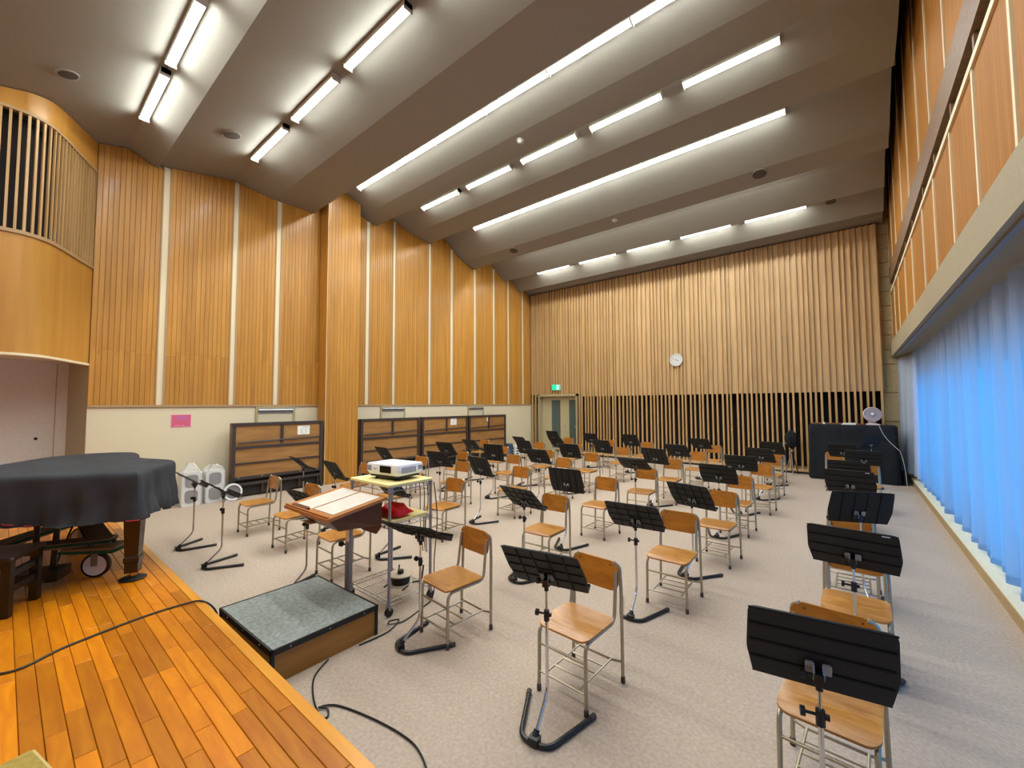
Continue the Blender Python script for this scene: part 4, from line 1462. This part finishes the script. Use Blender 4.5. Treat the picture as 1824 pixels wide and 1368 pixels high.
RL = [(2.92, 'folded riser nearest the wrapped loudspeakers, left of the pilaster'), (5.73, 'folded riser standing right beside the pilaster, behind the projector'),
      (7.66, 'middle folded riser of the three beyond the pilaster'), (9.56, 'folded riser farthest from the pilaster, nearest the exit door')]
for i, (y, lab) in enumerate(RL):
    if i == 0:
        rs_proto = make_riser(lab)
        o = rs_proto
    else:
        o = copy_tree(rs_proto)
        o['label'] = lab
    o.location = (-9.60, y, 0)
for k, (y, z, w, h, lab) in enumerate(((4.32, 1.30, .27, .20, 'white notice with a diagram on the riser left of the pilaster'), (8.89, 1.33, .25, .20, 'white notice sheet on the middle riser beyond the pilaster'), (10.47, 1.36, .13, .14, 'small white slip on the riser nearest the exit door'))):
    t = thing('paper_notice', lab, 'notice', (-9.616, y, z))
    MB().box(0, .003, -w / 2, w / 2, -h / 2, h / 2).build('sheet', 'paper', t, smooth=0)
    ink = MB()
    if k < 2:
        ink.box(.003, .0036, -w * .1, w * .38, h * .33, h * .38)
        for j in range(3):
            ink.box(.003, .0036, -w * .22, -w * .12, -h * .28 + j * h * .18, -h * .22 + j * h * .18)
            ink.box(.003, .0036, w * .14, w * .24, -h * .28 + j * h * .18, -h * .22 + j * h * .18)
        ink.box(.003, .0036, -w * .06, w * .06, -h * .40, -h * .36)
        ink.box(.003, .0036, -w * .03, w * .03, h * .05, h * .12)
    else:
        for j in range(3):
            ink.box(.003, .0036, -w * .25, w * .25, -h * .2 + j * h * .2, -h * .15 + j * h * .2)
    ink.build('print', 'ink', t, smooth=0)

# pink notice
t = thing('pink_poster', 'small pink poster with violet lettering on the cream wall', 'poster', (XL, 2.18, 1.57))
MB().box(0, .006, -.155, .155, -.12, .12).build('sheet', 'pink', t, smooth=0)
e = MB()
for y0, y1, z0, z1 in ((-.155, .155, .112, .12), (-.155, .155, -.12, -.112), (-.155, -.147, -.12, .12), (.147, .155, -.12, .12)):
    e.box(.006, .007, y0, y1, z0, z1)
e.build('border', 'pink_light', t, smooth=0)
e = MB()
rr = random.Random(5)
for j, z in enumerate((.055, .015)):
    y = -.09 + .01 * j
    while y < .10:
        w = rr.uniform(.010, .022)
        e.box(.006, .0066, y, y + w, z, z + .026)
        y += w + .006
e.build('lettering', 'violet', t, smooth=0)
e = MB()
for y0, y1 in ((-.10, -.06), (-.05, -.02), (.01, .05)):
    e.box(.006, .0066, y0, y1, -.092, -.082)
e.build('small_print', 'pink_light', t, smooth=0)

# recessed wall vents with silver bars
for y0, y1, lab in ((3.46, 4.28, 'recessed wall vent with silver bar left of the pilaster'), (6.53, 7.35, 'recessed wall vent above the riser beside the pilaster'), (9.87, 10.65, 'recessed wall vent above the riser nearest the exit door')):
    t = thing('wall_vent', lab, 'vent', (XL, y0, 0))
    w = y1 - y0
    f_ = MB()
    f_.box(0, .03, 0, .045, .55, 1.83)
    f_.box(0, .03, w - .045, w, .55, 1.83)
    f_.box(0, .03, .045, w - .045, 1.795, 1.83)
    f_.box(0, .03, .045, w - .045, .55, .60)
    f_.build('frame', 'door_frame', t, smooth=0)
    MB().box(0, .012, .045, w - .045, .60, 1.795).build('panel', 'niche_panel', t, smooth=0)
    g = MB().tube([(.035, .05, 1.755), (.035, w - .05, 1.755)], .026, 12)
    g.build('silver_bar', 'silver', t)
    MB().box(.012, .03, .05, w - .05, 1.69, 1.715).build('lower_bar', 'rail_grey', t, smooth=0)

# wrapped loudspeakers on the floor by the plank wall
t0 = None
for i, (y, lab) in enumerate(((2.12, 'white boxed loudspeaker in plastic wrap, next to the covered piano'), (2.49, 'white boxed loudspeaker in plastic wrap, next to the round drum pad'))):
    t = thing('wrapped_speaker', lab, 'loudspeaker', (-9.55, y, 0), 0, 'wrapped loudspeakers by the plank wall')
    ol_ = rrect(0, .30, 0, .62, .04, 4)
    Mx = Matrix(((0, 0, -1, 0), (1, 0, 0, 0), (0, 1, 0, 0), (0, 0, 0, 1)))
    MB().prism(ol_, 0, .24, Mx).build('cabinet', 'plastic_white', t)
    MB().prism(rrect(.05, .25, .34, .57, .06, 5), -.008, 0, Mx).build('upper_grille', 'plastic_dark', t)
    MB().prism(rrect(.05, .25, .06, .29, .06, 5), -.008, 0, Mx).build('lower_grille', 'plastic_dark', t)
    w = MB()
    rr = random.Random(20 + i)
    rows = []
    for z in (.0, .15, .30, .45, .58, .66, .72 + .06 * (1 - i)):
        f_ = 1.0 if z < .6 else (.8 if z < .7 else .25)
        row_ = []
        for (x, y_) in rrect(-.26, .02, -.02, .32, .05, 5):
            j = rr.uniform(-.014, .014)
            row_.append(Vector((-.12 + (x + .12) * f_ + j, .15 + (y_ - .15) * f_ + j, z + rr.uniform(-.012, .012) * (z > .1))))
        rows.append(row_)
    w.grid(rows, close_u=True)
    w.build('plastic_wrap', 'wrap', t, smooth=15)
t = thing('drum_pad', 'round white drum pad leaning by the wrapped loudspeakers', 'drum pad', (-9.44, 2.90, .17), 0)
Mx = Matrix.Rotation(math.pi / 2 - .15, 4, 'Y')
MB().lathe([(.13, 0), (.16, 0), (.165, .02), (.16, .045), (.13, .045), (.128, .03)], 28, Mx).build('rim', 'plastic_white', t)
MB().lathe([(.001, .01), (.13, .01), (.13, .03), (.001, .032)], 28, Mx).build('mesh_head', 'fan_mesh', t)
MB().box(-.02, .05, -.12, .06, -.17, -.14).build('foot', 'plastic_white', t, smooth=0)

# bin, box and bag near the exit door
t = thing('waste_bin', 'dark blue bin at the plank wall near the exit door', 'bin', (-9.65, 11.62, 0))
MB().lathe([(.13, 0), (.15, .40), (.16, .42), (.15, .43)], 18).build('body', 'bin_blue', t)
MB().lathe([(.155, .425), (.12, .45), (.001, .46)], 18).build('lid', 'plastic_dark', t)
t = thing('printed_carton', 'white carton with dark print beside the blue bin', 'carton', (-9.60, 11.90, 0), -.1)
MB().box(-.14, .14, -.12, .12, 0, .36).build('box', 'paper', t, smooth=0)
e = MB()
for z in (.24, .14, .05):
    e.box(.1405, .142, -.07, .06, z, z + .05)
    e.box(-.08, .07, -.122, -.1205, z, z + .05)
e.build('print', 'plastic_dark', t, smooth=0)
bgm = MB()
rr = random.Random(9)
rows = []
for z, r in ((0, .13), (.08, .17), (.2, .16), (.30, .10), (.34, .05), (.38, .07)):
    rows.append([Vector((r * rr.uniform(.85, 1.1) * math.cos(a), r * rr.uniform(.85, 1.1) * math.sin(a), z)) for a in [2 * math.pi * k / 14 for k in range(14)]])
bgm.grid(rows, close_u=True)
bgm.f.append(tuple(range(14)))
o = bgm.build('plastic_bag', 'plastic_white', smooth=25)
o.location = (-9.55, 12.22, 0)
tag(o, 'white plastic bag beside the printed carton near the door', 'bag')

# ------------------------------------------------------------------ exit sign and clock
t = thing('exit_sign', 'glowing green exit sign above the double door', 'exit sign', (-8.73, YB, 2.50))
MB().box(-.19, .19, -.05, 0, -.11, .11).build('housing', 'white_paint', t, smooth=0)
MB().box(-.18, .18, -.056, -.05, -.10, .10).build('green_face', 'exit_green', t, smooth=0)
e = MB()
e.box(.02, .12, -.059, -.056, -.085, .085)
e.build('white_doorway', 'exit_white', t, smooth=0)
e = MB()
Y = -.062
e.add([Vector((.045 + .016 * math.cos(a), Y, .055 + .016 * math.sin(a))) for a in [2 * math.pi * k / 10 for k in range(10)]], [tuple(range(10))])
for a, b, w in (((.04, .035), (.02, -.02), .022), ((.035, .03), (.075, .01), .010), ((.035, .03), (-.005, .02), .010), ((.02, -.02), (.05, -.07), .012), ((.02, -.02), (-.03, -.05), .012)):
    e.bar((a[0], Y, a[1]), (b[0], Y, b[1]), w, .002, up=(0, 1, 0))
e.build('running_figure', 'exit_green', t, smooth=0)

t = thing('wall_clock', 'round white wall clock on the timber slats', 'clock', (-4.24, YB, 3.235))
Mx = Matrix.Rotation(math.pi / 2, 4, 'X')
MB().lathe([(.17, 0), (.20, .005), (.205, .03), (.195, .045), (.178, .042), (.176, .03)], 36, Mx).build('rim', 'white_paint', t)
MB().lathe([(.178, .0), (.178, .028), (.001, .029)], 36, Mx).build('dial', 'clock_face', t)
e = MB()
for k in range(12):
    a = math.radians(90 - 30 * k)
    c = Vector((.145 * math.cos(a), -.031, .145 * math.sin(a)))
    if k in (0, 10, 11):
        e.box(c.x - .016, c.x - .009, c.y - .001, c.y, c.z - .016, c.z + .016)
        if k == 0 or k == 10:
            e.box(c.x + .002, c.x + .017, c.y - .001, c.y, c.z - .016, c.z - .011)
            e.box(c.x + .002, c.x + .017, c.y - .001, c.y, c.z + .011, c.z + .016)
            e.box(c.x + .012, c.x + .017, c.y - .001, c.y, c.z - .016, c.z + .016)
        else:
            e.box(c.x + .006, c.x + .013, c.y - .001, c.y, c.z - .016, c.z + .016)
    else:
        e.box(c.x - .009, c.x + .009, c.y - .001, c.y, c.z + .010, c.z + .016)
        e.box(c.x - .009, c.x + .009, c.y - .001, c.y, c.z - .003, c.z + .003)
        e.box(c.x + .003, c.x + .009, c.y - .001, c.y, c.z - .016, c.z + .016)
e.build('numerals', 'clock_ink', t, smooth=0)
for nm, ang, L, w in (('hour_hand', 3.8 * 30, .085, .013), ('minute_hand', 49 * 6, .13, .007)):
    a = math.radians(90 - ang)
    MB().bar((-.02 * math.cos(a), -.034, -.02 * math.sin(a)), (L * math.cos(a), -.034, L * math.sin(a)), w, .002, up=(0, 1, 0)).build(nm, 'knob_black', t, smooth=0)

# ------------------------------------------------------------------ draped cabinet with fan
t = thing('draped_cabinet', 'upright cabinet draped in black cloth beside the curtain', 'cabinet', (0, 0, 0))
X0, X1, Y0, Y1, ZT = -.86, .78, 12.72, 13.28, 1.33
MB().box(X0 + .06, X1 - .06, Y0 + .06, Y1 - .06, 0, ZT - .02).build('cabinet_body', 'piano_black', t, smooth=0)
rows = []
ol_ = rrect(X0, X1, Y0, Y1, .06, 5)
dens = []
for i in range(len(ol_)):
    a, b = Vector((*ol_[i], 0)), Vector((*ol_[(i + 1) % len(ol_)], 0))
    m = max(1, int((b - a).length / .05))
    for k in range(m):
        dens.append(a.lerp(b, k / m))
ccx, ccy = (X0 + X1) / 2, (Y0 + Y1) / 2
for f_, z in ((.2, ZT), (.7, ZT), (.97, ZT - .002), (1.0, ZT - .02)):
    rows.append([Vector((ccx + (p.x - ccx) * f_, ccy + (p.y - ccy) * f_, z)) for p in dens])
for off, z in ((.004, ZT - .10), (.006, ZT - .4), (.01, .8), (.012, .5), (.016, .2), (.02, .01)):
    row_ = []
    for i, p in enumerate(dens):
        d = Vector((p.x - ccx, (p.y - ccy) * 2.2, 0)).normalized()
        k = (ZT - z) / ZT
        w = .02 * k * math.sin(i * .62 + 1.5 * z) + .014 * k * math.sin(i * 1.3 + 2)
        zz = z
        q = p + d * (off + w)
        row_.append(Vector((q.x, min(q.y, 13.35), zz)))
    rows.append(row_)
dm = MB().grid(rows, close_u=True)
dm.f.append(tuple(range(len(dens))))
dm.build('black_drape', 'drape_cloth', t, smooth=60)
MB().box(X0 + .03, X0 + .85, Y1 - .12, Y1 - .06, ZT, ZT + .03).build('music_shelf', 'riser_edge', t, smooth=0)
o = thing('paper_stack', 'white papers lying on the draped cabinet beside the fan', 'papers', (-.06, 12.95, ZT + .001))
for k, (a, w, d) in enumerate(((0.05, .30, .22), (-.1, .26, .20), (.2, .22, .16))):
    MB().box(-w / 2, w / 2, -d / 2, d / 2, k * .014, k * .014 + .012, Matrix.Rotation(a, 4, 'Z')).build('sheaf', 'paper', o, smooth=0)
o = MB().lathe([(.02, 0), (.03, .01), (.025, .04), (.01, .05), (.001, .052)], 14).build('white_knob', 'plastic_white')
o.location = (-.55, 12.92, ZT + .001)
tag(o, 'small white pot on the end of the draped cabinet', 'pot')
o = MB().prism(rrect(-.09, .09, -.05, .05, .02, 3), 0, .035).build('brown_case', 'lectern_flap')
o.location = (.15, 12.80, ZT + .001)
tag(o, 'small brown case between the papers and the fan', 'case')

fn = thing('desk_fan', 'pale pink desk fan on top of the draped cabinet', 'fan', (.36, 12.98, ZT + .001), .12)
MB().lathe([(.001, 0), (.15, 0), (.155, .012), (.13, .03), (.05, .045), (.045, .10)], 28).build('base', 'fan_pink', fn)
MB().prism(rrect(-.05, .05, -.03, .03, .02, 3), .04, .16).build('neck', 'fan_pink', fn)
Mf = Matrix.Translation((0, -.02, .25)) @ Matrix.Rotation(math.radians(76), 4, 'X')
hd = MB().lathe([(.155, -.02), (.175, .0), (.172, .025), (.155, .035), (.15, .02)], 36, Mf).build('ring', 'fan_pink', fn)
MB().lathe([(.05, -.12), (.13, -.09), (.158, -.02), (.12, -.03), (.04, -.05)], 24, Mf).build('motor_shell', 'fan_pink', fn)
gm = MB()
for rad in (.05, .075, .10, .125, .145):
    gm.tube([Mf @ Vector((rad * math.cos(2 * math.pi * k / 28), rad * math.sin(2 * math.pi * k / 28), .03)) for k in range(28)], .0018, 4, closed=True)
for k in range(28):
    a = 2 * math.pi * k / 28
    gm.tube([Mf @ Vector((.03 * math.cos(a), .03 * math.sin(a), .034)), Mf @ Vector((.155 * math.cos(a), .155 * math.sin(a), .028))], .0018, 4)
gm.build('guard', 'fan_mesh', fn)
for k in range(5):
    a0 = 2 * math.pi * k / 5
    bl = [(.02, a0), (.13, a0 - .25), (.145, a0 + .1), (.13, a0 + .55), (.05, a0 + .5)]
    MB().prism([(r * math.cos(a), r * math.sin(a)) for r, a in bl], .004, .007, Mf).build('blade', 'fan_mesh', fn, smooth=0)
MB().lathe([(.032, .0), (.036, .03), (.03, .040), (.001, .044)], 20, Mf).build('hub_cap', 'plastic_white', fn)
cord('fan_cord', [(.44, 12.90, ZT + .012), (.46, 12.76, ZT + .008), (.49, 12.685, ZT - .08), (.54, 12.665, 1.12), (.63, 12.655, .97), (.72, 12.65, .86), (.80, 12.645, .74), (.86, 12.66, .4), (.88, 12.64, .02), (.86, 12.50, .008)], .0045, 'white cord hanging from the fan down the black drape', 'plastic_white')
dk = MB()
rows = []
rr = random.Random(4)
for z, s in ((0, 1), (.12, 1.02), (.22, .95), (.30, .7), (.33, .3)):
    rows.append([Vector((.045 * s * math.cos(a) * rr.uniform(.9, 1.1), .2 * s * math.sin(a) * rr.uniform(.9, 1.1), z)) for a in [2 * math.pi * k / 16 for k in range(16)]])
dk.grid(rows, close_u=True)
dk.f.append(tuple(range(16)))
dk.f.append(tuple(len(dk.v) - 16 + i for i in range(16)))
o = dk.build('black_bag', 'drape_cloth', smooth=40)
o.location = (.875, 12.98, 0)
tag(o, 'black cloth bag on the floor between drape and curtain', 'bag')

# black folded speaker stand before the slats
t = thing('folded_stand', 'black folded equipment stand leaning near the timber slats', 'equipment stand', (-1.26, 13.05, 0), .3)
MB().tube([(0, 0, .10), (0, 0, 1.12)], .018, 10).build('pole', 'knob_black', t)
for k in range(3):
    a = 2 * math.pi * k / 3 + .4
    MB().tube([(.02 * math.cos(a), .02 * math.sin(a), .55), (.16 * math.cos(a), .16 * math.sin(a), .015)], .011, 8).build('leg', 'bracket' if k else 'knob_black', t)
for z, r in ((.62, .05), (.80, .04)):
    MB().lathe([(.02, z - .04), (r, z - .03), (r, z + .03), (.02, z + .04)], 12).build('collar', 'bracket', t)
rr = random.Random(8)
bd = MB()
rows = []
for z, r in ((.70, .05), (.78, .13), (.90, .17), (1.0, .16), (1.08, .11), (1.13, .04)):
    rows.append([Vector((r * rr.uniform(.75, 1.15) * math.cos(a), r * rr.uniform(.75, 1.15) * math.sin(a), z + rr.uniform(-.02, .02))) for a in [2 * math.pi * k / 12 for k in range(12)]])
bd.grid(rows, close_u=True)
bd.f.append(tuple(range(12)))
bd.f.append(tuple(len(bd.v) - 12 + i for i in range(12)))
bd.build('cloth_bundle', 'drape_cloth', t, smooth=30)
bx = MB().tube([(0, 0, .84), (-.17, -.05, .80)], .012, 8).tube([(-.17, -.05, .80), (-.19, -.06, .70)], .022, 8)
bx.build('side_arm', 'bracket', t)
